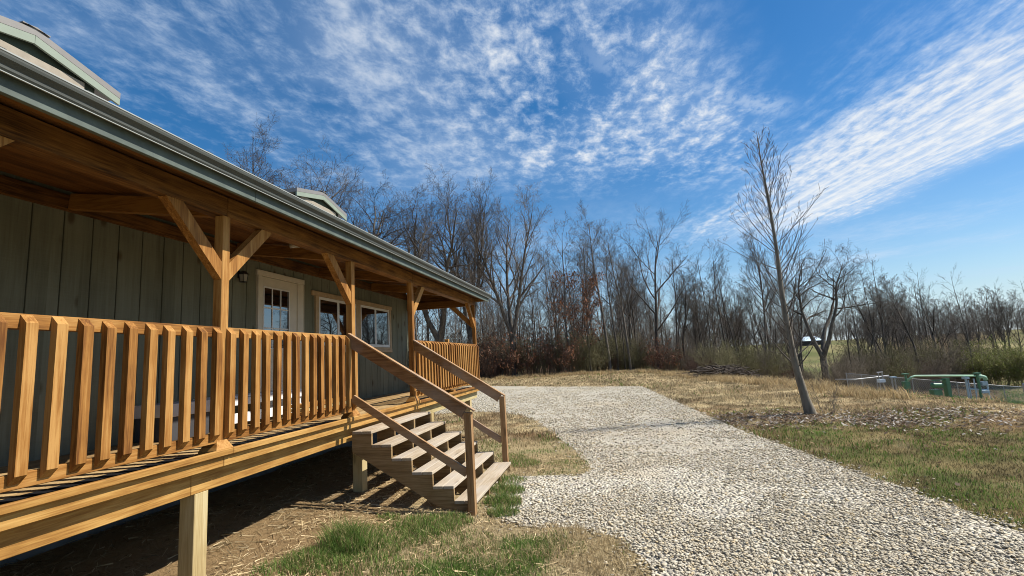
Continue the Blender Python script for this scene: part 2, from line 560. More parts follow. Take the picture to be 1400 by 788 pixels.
# ------------------------------------------------------------------ ground colour plan
def zone(x, y):
    """soil / thatch colour and how green the turf is, by place"""
    l, d = ld(x, y)
    n1 = fbm(x * 0.55, y * 0.55, 21); n2 = fbm(x * 0.16, y * 0.16, 5); n3 = fbm(x * 1.7, y * 1.7, 33)
    straw = np.array((0.39, 0.31, 0.18)); brown = np.array((0.225, 0.15, 0.08)); green = np.array((0.085, 0.135, 0.035)); dirt = np.array((0.27, 0.182, 0.095)); olive = np.array((0.17, 0.135, 0.06))
    far_str = sstep(11, 22, d + 1.0 * np.maximum(0, l - 6))
    # field
    g = sstep(0.52, 0.68, n1) * 0.6
    nearedge = sstep(4.5, 0.0, np.abs(l - 5.8)) * sstep(15, 6, d)
    g = np.clip(g * (1 - 0.75 * far_str) * 0.7 + 0.5 * nearedge * sstep(0.36, 0.56, n3), 0, 1)
    g = np.maximum(g, sstep(8.5, 6, d) * sstep(5, 8, l) * sstep(0.42, 0.58, n1) * 0.9)
    br = sstep(0.38, 0.56, n3 * 0.55 + n1 * 0.45) * (1 - 0.6 * far_str)
    c = straw[None] * (1 - br[:, None]) + brown[None] * br[:, None]
    n4 = fbm(x * 3.1, y * 3.1, 63); n5 = fbm(x * 0.9, y * 0.9, 83)
    near = sstep(15, 9, d + 0.5 * np.maximum(0, l - 6)) * sstep(3.6, 4.6, l)
    ol = np.clip(near * (0.35 + 0.75 * sstep(0.35, 0.6, n5)), 0, 0.9)
    c = c * (1 - ol[:, None]) + (olive[None] * (1 - 0.6 * br[:, None]) + brown[None] * 0.6 * br[:, None]) * ol[:, None]
    c = c * (0.6 + 0.75 * sstep(0.3, 0.7, n4))[:, None]
    # the lawn by the steps and the bare yard under the porch
    yard = (x < 3.6) & (y < 9)
    bare = sstep(0.75, 0.2, x + (n1 - 0.5) * 1.3 + 0.12 * (y - 3) * 1.0)
    gl = np.clip(sstep(0.44, 0.62, n3) * sstep(0.15, 0.8, x + (n1 - 0.5) * 0.8) * 0.95 * sstep(3.3, 2.0, x + (n1 - 0.5) * 1.2), 0, 1)
    isl = sstep(4.6, 5.4, y)
    gl = gl * (1 - 0.55 * isl)
    cy = straw[None] * (1 - bare[:, None]) + dirt[None] * bare[:, None]
    c = np.where(yard[:, None], cy, c); g = np.where(yard, gl, g)
    # grass beyond the brow and on the far hill
    hill = sstep(20, 27, l) * sstep(10, 20, d) + sstep(75, 90, np.hypot(l, d)) * sstep(0, 20, l)
    hill = np.clip(hill, 0, 1)
    pxl = l / np.maximum(d, 1)
    brushy = sstep(0.70, 0.76, pxl) * sstep(0.97, 0.93, pxl) * sstep(26, 32, l)
    g = g * (1 - hill) + hill * (0.45 + 0.35 * sstep(0.4, 0.6, n2))
    g = g * (1 - brushy)
    c = c * (1 - brushy[:, None]) + np.array((0.12, 0.085, 0.05))[None] * brushy[:, None]
    wood = sstep(48, 56, d) * sstep(10, 4, l)
    c = c * (1 - wood[:, None]) + np.array((0.13, 0.085, 0.05))[None] * wood[:, None]
    g = g * (1 - wood)
    return c, g, np.array((0.085, 0.115, 0.035)), green


# ------------------------------------------------------------------ ground sheet
def axis_pts(lo, hi, c0, c1, fine, growth=1.13, mx=14):
    a = list(np.arange(c0, c1, fine)); s = fine; v = c1
    while v < hi: a.append(v); s = min(s * growth, mx); v += s
    a.append(hi); s = fine; v = c0
    b = []
    while v > lo: s = min(s * growth, mx); v -= s; b.append(v)
    return np.array(b[::-1] + a)


gx = axis_pts(-260, 520, -3, 14, 0.17); gy = axis_pts(-40, 560, -1, 16, 0.17)
X, Y = np.meshgrid(gx, gy)
xf, yf = X.ravel(), Y.ravel()
Z = terrain(xf, yf, True)
ing = inside(xf, yf, GRAVEL)
Z = np.where(ing, -1.204, Z)
Z = np.where((~ing) & inside(xf + 0.2, yf, GRAVEL) | inside(xf - 0.2, yf, GRAVEL) | inside(xf, yf + 0.2, GRAVEL) | inside(xf, yf - 0.2, GRAVEL), np.maximum(Z, -1.203), Z)
Z = np.where(ing, -1.204, Z)
c, g_, hillg, greenc = zone(xf, yf)
gc = (hillg * np.clip(sstep(18, 26, ld(xf, yf)[0]), 0, 1)[:, None] + greenc * (1 - np.clip(sstep(18, 26, ld(xf, yf)[0]), 0, 1))[:, None])
c = c * (1 - g_[:, None]) + gc * g_[:, None]
nx, ny = len(gx), len(gy)
idx = np.arange(nx * ny).reshape(ny, nx)
q = np.stack([idx[:-1, :-1], idx[:-1, 1:], idx[1:, 1:], idx[1:, :-1]], -1).reshape(-1, 4)
me = np_mesh('ground', np.stack([xf, yf, Z], 1), q.ravel(), np.full(len(q), 4), c, True)
me.materials.append(M_GROUND)
tag(link(D.objects.new('ground', me)), kind='structure')

# gravel drive sheet
edge = []
for i in range(len(GRAVEL)):
    a, b_ = GRAVEL[i], GRAVEL[(i + 1) % len(GRAVEL)]
    n = max(1, int(np.hypot(*(b_ - a)) / 0.12)) if np.hypot(*(a - CAM[:2])) < 25 else 6
    for k in range(n):
        p = a + (b_ - a) * k / n
        w = wob(np.array([p[0]]), np.array([p[1]]), 0.05)
        edge.append((float(w[0][0]), float(w[1][0]), -1.196))
bm = bmesh.new()
vs = [bm.verts.new(e) for e in edge]
es = [bm.edges.new((vs[i], vs[(i + 1) % len(vs)])) for i in range(len(vs))]
bmesh.ops.triangle_fill(bm, use_beauty=True, use_dissolve=False, edges=es)
bmesh.ops.recalc_face_normals(bm, faces=bm.faces[:])
me = D.meshes.new('gravel_drive'); bm.to_mesh(me); bm.free()
me.materials.append(M_BED)
for p in me.polygons:
    if p.normal.z < 0: p.flip()
tag(link(D.objects.new('gravel_drive', me)), kind='structure')


# ------------------------------------------------------------------ scatters
def wedge(n, d0, d1, power=2.0):
    """random points in the view wedge, denser near"""
    u = RNG.random(n)
    if power == 2.0: d = d0 * (d1 / d0) ** u
    else: d = d0 + (d1 - d0) * u
    l = (RNG.random(n) * 2 - 1) * (d * 1.12 + 0.6)
    return CAM[0] + HL[0] * l + HD[0] * d, CAM[1] + HL[1] * l + HD[1] * d, l, d


def stones():
    n = 400000
    x, y, l, d = wedge(n, 2.3, 30.0)
    wx, wy = wob(x, y, 0.1)
    ok = inside(wx, wy, GRAVEL)
    # thin spill of stones on the turf beside the drive
    sp = (~ok) & inside(x + RNG.normal(0, 0.22, n), y + RNG.normal(0, 0.22, n), GRAVEL) & (RNG.random(n) < 0.4)
    thin = fbm(x * 0.9, y * 0.9, 77)
    trk = np.minimum(np.abs(l - 2.0 + 0.035 * (d - 8)), np.abs(l - 3.7 + 0.05 * (d - 8)))
    ok &= RNG.random(n) < (0.3 + 0.9 * sstep(0.32, 0.52, thin)) * (0.55 + 0.45 * sstep(0.15, 0.5, trk))
    ok |= sp
    x, y, d, = x[ok], y[ok], d[ok]
    n = len(x)
    # octahedron-like stones with random cut corners
    base = np.array([(1, 0, 0), (0.25, 0.95, 0.1), (-0.9, 0.35, 0), (-0.5, -0.8, 0.1), (0.6, -0.75, 0), (0.3, 0.2, 0.8), (-0.35, -0.15, 0.9), (0, 0, -0.7)])
    fc = np.array([(0, 1, 5), (1, 2, 6), (1, 6, 5), (2, 3, 6), (3, 4, 6), (4, 5, 6), (4, 0, 5), (1, 0, 7), (2, 1, 7), (3, 2, 7), (4, 3, 7), (0, 4, 7)])
    s = (0.0115 + 0.0185 * RNG.random(n) ** 2.2) * np.clip(d / 7.5, 1, 1.7)
    V = base[None] * (1 + RNG.normal(0, 0.2, (n, 8, 3)))
    V[:, :, 1] *= (0.5 + 0.5 * RNG.random(n))[:, None]
    V[:, :, 2] *= (0.22 + 0.33 * RNG.random(n))[:, None]
    tl = RNG.normal(0, 0.27, n); ct, st_ = np.cos(tl)[:, None], np.sin(tl)[:, None]
    vx, vz = V[:, :, 0] * ct - V[:, :, 2] * st_, V[:, :, 0] * st_ + V[:, :, 2] * ct
    a = RNG.random(n) * 6.283; ca, sa = np.cos(a)[:, None], np.sin(a)[:, None]
    X_ = (vx * ca - V[:, :, 1] * sa) * s[:, None] + x[:, None]
    Y_ = (vx * sa + V[:, :, 1] * ca) * s[:, None] + y[:, None]
    Z_ = vz * s[:, None] + (np.maximum(-1.2, terrain(x, y)) + RNG.random(n) * 0.014)[:, None]
    F_ = (fc[None] + (np.arange(n) * 8)[:, None, None]).reshape(-1)
    me = np_mesh('gravel', np.stack([X_, Y_, Z_], -1).reshape(-1, 3), F_, np.full(n * 12, 3))
    me.materials.append(M_STONE)
    tag(link(D.objects.new('gravel', me)), kind='stuff')


stones()


def blades(name, x, y, z, h, w, lean, col, mat, az=None):
    n = len(x)
    a = RNG.random(n) * 6.283 if az is None else az
    t = RNG.random(n) * 6.283
    dx, dy = np.cos(a), np.sin(a); sx, sy = np.cos(t), np.sin(t)
    P = np.zeros((n, 5, 3), np.float32)
    for k, (f, ww, ln) in enumerate([(0, -0.5, 0), (0, 0.5, 0), (0.55, 0.4, 0.35), (0.55, -0.4, 0.35), (1.0, 0, 1.0)]):
        P[:, k, 0] = x + sx * w * ww + dx * lean * h * ln
        P[:, k, 1] = y + sy * w * ww + dy * lean * h * ln
        P[:, k, 2] = z + h * f * np.sqrt(np.maximum(0.06, 1 - (lean * ln) ** 2 * 0.6)) - 0.01 * (f == 0)
    o = (np.arange(n) * 5)[:, None]
    F4 = o + np.array([[0, 1, 2, 3]]); F3 = o + np.array([[3, 2, 4]])
    flat = np.concatenate([F4, F3], 1).ravel(); sizes = np.tile([4, 3], n)
    C = np.repeat(col[:, None, :], 5, 1)
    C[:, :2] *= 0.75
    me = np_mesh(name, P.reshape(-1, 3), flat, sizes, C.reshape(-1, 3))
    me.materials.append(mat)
    return tag(link(D.objects.new(name, me)), kind='stuff')


def lum(n, a=0.25): return (1 + RNG.normal(0, a, n)).clip(0.45, 1.7)[:, None]


def turf():
    n = 420000
    x, y, l, d = wedge(n, 2.6, 62.0)
    wx, wy = wob(x, y, 0.07)
    ok = ~inside(wx, wy, GRAVEL)
    ok &= ~((x < -0.4) & (y < 10.8))
    ok &= ~((x > -0.2) & (x < 1.5) & (y > 3.95) & (y < 6.1))
    ok &= ~((x < 3.4) & (y < 9) & (x + (fbm(x * 0.55, y * 0.55, 21) - 0.5) * 1.3 + 0.12 * (y - 3) < 0.45) & (RNG.random(n) < 0.93))
    ok &= ~((d > 52) & (l < 8))
    x, y, l, d = x[ok], y[ok], l[ok], d[ok]; n = len(x)
    c, g_, hg, gr = zone(x, y)
    isg = RNG.random(n) < g_ * 0.95
    col = np.where(isg[:, None], np.array((0.085, 0.16, 0.028)) + RNG.random((n, 1)) * np.array((0.07, 0.07, 0.02)), c * 1.1) * lum(n)
    sc = np.clip(d / 7.0, 0.8, 6.0)
    yard = (x < 3.4) & (y < 9)
    h = np.where(isg, 0.05 + 0.05 * RNG.random(n), 0.025 + 0.045 * RNG.random(n)) * np.clip(d / 10, 1, 1.8)
    tall = fbm(x * 0.8, y * 0.8, 91)
    h *= 0.7 + 0.9 * sstep(0.5, 0.7, tall) * np.where(l > 4, 1.3, 0.8)
    lean = np.where(isg, 0.2 + 0.7 * RNG.random(n), 0.35 + 0.6 * RNG.random(n))
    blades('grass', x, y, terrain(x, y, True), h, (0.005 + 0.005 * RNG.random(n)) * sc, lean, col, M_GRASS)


turf()


def tufts():
    """the lush green clumps by the steps"""
    xs, ys, hs = [], [], []
    for cx, cy, r, h, k in [(0.62, 2.6, 0.22, 0.34, 1500), (0.75, 2.62, 0.34, 0.16, 1200), (0.50, 2.25, 0.26, 0.13, 1300), (0.95, 2.2, 0.35, 0.11, 1100), (1.12, 3.35, 0.30, 0.13, 1500), (0.95, 3.05, 0.35, 0.1, 1500),
                            (1.5, 3.0, 0.4, 0.09, 1200), (1.86, 3.95, 0.16, 0.15, 700), (1.78, 4.35, 0.2, 0.17, 1100), (1.72, 4.9, 0.2, 0.15, 900), (1.65, 5.5, 0.2, 0.12, 500), (0.62, 3.5, 0.12, 0.1, 260), (2.1, 2.6, 0.4, 0.08, 900),
                            (0.3, 2.0, 0.2, 0.1, 500), (1.6, 6.6, 0.3, 0.13, 900), (1.3, 7.1, 0.3, 0.1, 500), (2.4, 6.6, 0.3, 0.07, 500), (1.5, 2.3, 0.4, 0.08, 900), (2.6, 2.9, 0.25, 0.07, 400), (1.35, 3.6, 0.2, 0.12, 700)]:
        rr = r * np.sqrt(RNG.random(k)); a = RNG.random(k) * 6.283
        xs.append(cx + rr * np.cos(a) * 1.25); ys.append(cy + rr * np.sin(a)); hs.append(h * (0.5 + 0.7 * RNG.random(k)) * (1 - 0.5 * rr / r))
    x, y, h = map(np.concatenate, (xs, ys, hs)); n = len(x)
    dry = RNG.random(n) < 0.22
    col = np.where(dry[:, None], np.array((0.4, 0.32, 0.16)), np.array((0.075, 0.15, 0.03)) + RNG.random((n, 1)) * np.array((0.12, 0.12, 0.035))) * lum(n)
    blades('green_grass_clumps', x, y, terrain(x, y, True), h, 0.004 + 0.003 * RNG.random(n), 0.25 + 0.6 * RNG.random(n), col, M_GRASS)


tufts()


def dry_clumps():
    xs, ys, hs = [], [], []
    for k in range(330):
        if k % 2:
            dd = 15 + 22 * RNG.random(); ll = 11.2 + RNG.normal(0, 1.0) + 0.02 * dd
        else:
            dd = 46.5 + RNG.normal(0, 0.9); ll = RNG.uniform(-4, 19); dd -= max(0, ll - 6) * 0.95
        cx, cy = CAM[0] + HL[0] * ll + HD[0] * dd, CAM[1] + HL[1] * ll + HD[1] * dd
        m = 60; rr = 0.35 * np.sqrt(RNG.random(m)); a = RNG.random(m) * 6.283
        xs.append(cx + rr * np.cos(a)); ys.append(cy + rr * np.sin(a)); hs.append(RNG.uniform(0.18, 0.5) * (0.4 + 0.7 * RNG.random(m)))
    for cx, cy, r, hh, m in ((2.55, 2.8, 0.22, 0.16, 160), (2.95, 2.55, 0.25, 0.13, 170), (2.2, 2.55, 0.25, 0.11, 150), (3.1, 2.95, 0.16, 0.12, 90), (1.9, 2.9, 0.2, 0.1, 120), (2.75, 3.15, 0.15, 0.13, 70), (2.0, 5.9, 0.3, 0.08, 120)):
        rr = r * np.sqrt(RNG.random(m)); a = RNG.random(m) * 6.283
        xs.append(cx + rr * np.cos(a)); ys.append(cy + rr * np.sin(a)); hs.append(hh * (0.4 + 0.9 * RNG.random(m)))
    x, y, h = map(np.concatenate, (xs, ys, hs)); n = len(x)
    ok = ~inside(x, y, GRAVEL)
    x, y, h = x[ok], y[ok], h[ok]; n = len(x)
    col = (np.array((0.46, 0.345, 0.185)) + (RNG.random((n, 1)) - 0.5) * np.array((0.2, 0.18, 0.12))) * lum(n, 0.2)
    blades('dry_grass_clumps', x, y, terrain(x, y, True), h, np.where(y < 8, 0.0028, 0.014 + 0.012 * RNG.random(n)), 0.3 + 0.6 * RNG.random(n), col, M_GRASS)


dry_clumps()


def straw():
    """dead stalks lying on the bare yard and among the lawn"""
    n = 30000
    x = RNG.uniform(-2.0, 3.6, n); y = RNG.uniform(-1.5, 7.5, n) ** 1.0
    keep = ~inside(*wob(x, y, 0.05), GRAVEL)
    keep &= RNG.random(n) < np.where(x < 0.9, 0.35 + 0.65 * sstep(0.4, 0.6, fbm(x * 1.5, y * 1.5, 13)), 0.4)
    x, y = x[keep], y[keep]; n = len(x)
    L = 0.05 + 0.16 * RNG.random(n) ** 1.6; a = RNG.random(n) * 6.283; w = 0.0016 + 0.0018 * RNG.random(n)
    z = terrain(x, y, True) + 0.004 + RNG.random(n) * 0.018
    tz = RNG.normal(0, 0.16, n)
    dx, dy = np.cos(a) * L / 2, np.sin(a) * L / 2; px, py = -np.sin(a) * w, np.cos(a) * w
    P = np.zeros((n, 4, 3), np.float32)
    for k, (s, t) in enumerate([(-1, -1), (1, -1), (1, 1), (-1, 1)]):
        P[:, k, 0] = x + dx * s + px * t; P[:, k, 1] = y + dy * s + py * t; P[:, k, 2] = z + tz * L * 0.5 * s + 0.012 * (s > 0) * RNG.random(n)
    col = (np.array((0.46, 0.35, 0.195)) + (RNG.random((n, 1)) - 0.5) * np.array((0.36, 0.3, 0.2))) * lum(n, 0.2)
    col[x < -0.3] *= 0.6  # shade under the deck painted into the straw colour
    F_ = np.arange(n * 4)
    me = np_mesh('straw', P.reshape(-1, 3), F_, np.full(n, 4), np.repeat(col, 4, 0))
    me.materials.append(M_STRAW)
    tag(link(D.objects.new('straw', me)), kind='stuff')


straw()


def leaf_quads(x, y, z, s, col, tilt=0.5):
    n = len(x)
    a = RNG.random(n) * 6.283
    ux = np.stack([np.cos(a), np.sin(a), RNG.normal(0, tilt, n)], 1)
    vx = np.stack([-np.sin(a), np.cos(a), RNG.normal(0, tilt, n)], 1)
    c = np.stack([x, y, z], 1)
    P = np.stack([c - ux * s[:, None], c - vx * s[:, None] * 0.5 + ux * s[:, None] * 0.1, c + ux * s[:, None], c + vx * s[:, None] * 0.5], 1)
    return P.reshape(-1, 3), np.arange(n * 4), np.full(n, 4), np.repeat(col, 4, 0)


def litter():
    n = 9000
    cx, cy = 9.0, 10.7
    l0 = RNG.normal(0, 1, n); d0 = RNG.normal(0, 1, n)
    x = cx + l0 * 2.2 + d0 * 0.2; y = cy + d0 * 0.7 - l0 * 0.25
    n2 = 500
    x = np.concatenate([x, RNG.uniform(6, 14, n2)]); y = np.concatenate([y, RNG.uniform(3, 13, n2)])
    ok = ~inside(x, y, GRAVEL) & (RNG.random(len(x)) < 0.25 + sstep(0.42, 0.6, fbm(x * 1.4, y * 1.4, 71)))
    x, y = x[ok], y[ok]; n = len(x)
    k = RNG.random((n, 1))
    col = np.where(k < 0.25, np.array((0.4, 0.36, 0.31)), np.where(k < 0.75, np.array((0.14, 0.1, 0.07)), np.array((0.26, 0.18, 0.1)))) * lum(n)
    z = terrain(x, y, True) + 0.03 + 0.03 * RNG.random(n)
    me = np_mesh('leaf_litter', *leaf_quads(x, y, z, 0.025 + 0.03 * RNG.random(n), col, 0.35))
    me.materials.append(M_LEAF)
    tag(link(D.objects.new('leaf_litter', me)), kind='stuff')


litter()

# ------------------------------------------------------------------ HOUSE
WX = -1.955          # wall face
PX = -0.082          # outer face of the porch posts
POSTS = [-0.58, 1.714, 4.008, 6.121, 10.37]
Y0, Y1 = -4.5, 10.42
house = empty('house', (WX, 3.0, -1.0), 'grey green house with vertical siding, metal roof and two small dormers', 'house')

wall = MB()
edges = [4.537, 5.71, 5.966, 9.31]
yy = Y0
k0 = math.floor((Y0 + 50) / 0.283)
ys = [k * 0.283 - 50 for k in range(k0, k0 + 60) if k * 0.283 - 50 < Y1 + 0.3]
for a in ys:
    b_ = min(a + 0.271, Y1)
    if b_ <= a: continue
    wall.box(WX - 0.03, WX, a, b_, -0.06, 2.42, 0.003)
wall.box(WX - 0.2, WX - 0.028, Y0, Y1 - 0.005, -0.1, 2.75, 0)
wall.build('wall', M_SIDING, house)
# far end wall with its corner board
m = MB().box(-8.9, WX - 0.205, Y1 - 0.2, Y1 - 0.004, -0.1, 2.75, 0)
m.build('end_wall', M_SIDING, house)
MB().box(WX - 0.1, WX + 0.022, Y1 - 0.002, Y1 + 0.02, -0.06, 2.4).build('corner_board', M_FASCIA, house)
MB().box(WX - 0.25, WX - 0.03, Y0, Y1 - 0.01, -1.3, -0.102, 0).build('foundation', M_FOUND, house)

# porch roof and main roof (metal, ribs running down the slope)
roof = MB()
zr = lambda x: 2.335 + (0.30 - x) * 0.16
xe = 0.30
prof = [(xe, zr(xe)), (WX - 0.35, zr(WX - 0.35)), (-5.4, zr(WX - 0.35) + 1.55), (-5.4, zr(WX - 0.35) + 1.50), (WX - 0.35, zr(WX - 0.35) - 0.05), (xe, zr(xe) - 0.05)]
roof.prism([(p[0], p[1]) for p in prof], 'y', Y0, 10.62)
roof.prism([(-5.4, zr(WX - 0.35) + 1.55), (-9.0, 2.7), (-9.0, 2.65), (-5.4, zr(WX - 0.35) + 1.50)], 'y', Y0, 10.62)
roof.build('roof', M_ROOF, house)
ribs = MB()
y_ = Y0 + 0.1
while y_ < 10.6:
    ribs.prism([(xe + 0.012, zr(xe) + 0.0), (xe + 0.012, zr(xe) + 0.022), (WX - 0.3, zr(WX - 0.3) + 0.022), (WX - 0.3, zr(WX - 0.3))], 'y', y_, y_ + 0.05)
    y_ += 0.4575
ribs.build('roof_ribs', M_GUTTER, house)
# fascia and eave
GX = 0.343
def yx(px, py, x):
    d = ray(px, py)
    return float(CAM[1] + d[1] * (x - CAM[0]) / d[0])


sm = [Y0] + [yx(349, 275, 0.262), yx(537, 361, 0.262), 10.615]
fm = MB()
for a, b_ in zip(sm[:-1], sm[1:]):
    fm.box(0.228, 0.262, a + 0.003, b_ - 0.003, 2.142, 2.335, 0.003)
fm.build('fascia', M_FASCIA, house)
MB().box(-1.0, 0.262, 10.617, 10.645, 2.17, 2.36, 0.003).build('fascia', M_FASCIA, house)
gut = MB().prism([(0.264, 2.325), (0.264, 2.24), (0.302, 2.236), (0.312, 2.25), (0.313, 2.268), (0.326, 2.283), (0.339, 2.295), (0.343, 2.31), (0.343, 2.322), (0.336, 2.322), (0.336, 2.312), (0.30, 2.262), (0.27, 2.25), (0.27, 2.325)], 'y', Y0, 10.62)
gut.build('gutter', M_GUTTER, house)
MB().box(0.332, 0.3465, Y0, 10.625, 2.3225, 2.333, 0.002).build('gutter_lip', M_GUTLIP, house)
MB().box(0.300, 0.3085, Y0, 10.622, 2.2295, 2.2355, 0.001).build('gutter_bead', M_GUTLIP, house)

# door
door = MB()
door.box(WX - 0.02, WX + 0.012, 4.63, 4.695, -0.03, 2.12).box(WX - 0.02, WX + 0.012, 5.32, 5.535, -0.03, 2.12)
door.box(WX - 0.02, WX + 0.012, 4.695, 5.32, 1.955, 2.12).box(WX - 0.02, WX + 0.012, 4.695, 5.32, -0.03, 1.0)
for a, b_ in ((4.75, 4.98), (5.06, 5.29)):
    door.box(WX + 0.012, WX + 0.02, a, b_, 0.15, 0.8)
dr = door.build('door', M_CREAM, house)
MB().box(WX - 0.02, WX + 0.003, 4.695, 5.32, 1.0, 1.955, 0).build('pane', M_GLASS, dr)
mun = MB()
for k in (1, 2):
    yv = 4.695 + 0.625 * k / 3
    mun.box(WX + 0.0032, WX + 0.012, yv - 0.011, yv + 0.011, 1.0, 1.955, 0.002)
for k in range(3):
    ya = 4.695 + 0.625 * k / 3
    for z_ in (1.955 - 0.955 / 3, 1.955 - 2 * 0.955 / 3):
        mun.box(WX + 0.0032, WX + 0.011, ya + 0.0115, ya + 0.625 / 3 - 0.0115, z_ - 0.011, z_ + 0.011, 0.002)
for a, b_, c0, c1 in ((4.68, 4.702, 0.985, 1.97), (5.313, 5.335, 0.985, 1.97), (4.703, 5.312, 1.948, 1.97), (4.703, 5.312, 0.985, 1.007)):
    mun.box(WX + 0.0122, WX + 0.022, a, b_, c0, c1, 0.003)
mun.build('muntins', M_VINYL, dr)
kn = MB().tube([(WX + 0.012, 5.47, 0.96), (WX + 0.05, 5.47, 0.96)], 0.012, 10).tube([(WX + 0.05, 5.47, 0.96), (WX + 0.06, 5.47, 0.96), (WX + 0.085, 5.47, 0.96), (WX + 0.092, 5.47, 0.96)], [0.018, 0.03, 0.03, 0.016], 12)
kn.build('handle', M_STEEL, dr)
fr = MB()
fr.box(WX - 0.01, WX + 0.03, 4.537, 4.628, -0.04, 2.125).box(WX - 0.01, WX + 0.03, 5.537, 5.71, -0.04, 2.125)
fr.box(WX - 0.01, WX + 0.034, 4.52, 5.727, 2.127, 2.21)
fr.box(WX + 0.03, WX + 0.04, 4.537, 4.557, -0.04, 2.125).box(WX + 0.03, WX + 0.04, 5.69, 5.71, -0.04, 2.125)
fr.build('frame', M_CREAM, dr)

# windows, one common tan casing
M_WIN = []
for wi, (a, b_) in enumerate(((6.187, 7.575), (7.769, 9.22))):
    z0, z1 = 1.065, 1.975
    mid = (a + b_) / 2
    w = MB()
    w.box(WX - 0.02, WX + 0.022, a, a + 0.05, z0, z1).box(WX - 0.02, WX + 0.022, b_ - 0.05, b_, z0, z1)
    w.box(WX - 0.02, WX + 0.022, a + 0.05, b_ - 0.05, z1 - 0.05, z1).box(WX - 0.02, WX + 0.022, a + 0.05, b_ - 0.05, z0, z0 + 0.06)
    w.box(WX - 0.015, WX + 0.018, mid - 0.035, mid + 0.035, z0 + 0.06, z1 - 0.05)
    wo = w.build('window', M_VINYL, house)
    MB().box(WX - 0.012, WX + 0.009, a + 0.048, mid - 0.03, z0 + 0.05, z1 - 0.045, 0).build('pane', M_GLASS, wo)
    MB().box(WX - 0.018, WX + 0.003, mid + 0.03, b_ - 0.048, z0 + 0.05, z1 - 0.045, 0).build('pane', M_GLASS, wo)
    MB().box(WX - 0.01, WX + 0.036, a - 0.11, b_ + 0.11, 0.945, 1.017).build('sill', M_TANTRIM, wo)
cas = MB()
cas.box(WX - 0.01, WX + 0.03, 6.08, 6.185, 1.019, 1.977).box(WX - 0.01, WX + 0.03, 7.577, 7.767, 1.019, 1.977).box(WX - 0.01, WX + 0.03, 9.222, 9.31, 1.019, 1.977)
cas.box(WX - 0.01, WX + 0.036, 5.966, 9.345, 1.979, 2.065)
cas.box(WX - 0.01, WX + 0.03, 6.187, 7.575, 1.019, 1.063).box(WX - 0.01, WX + 0.03, 7.769, 9.22, 1.019, 1.063)
cas.build('window_casing', M_TANTRIM, house)


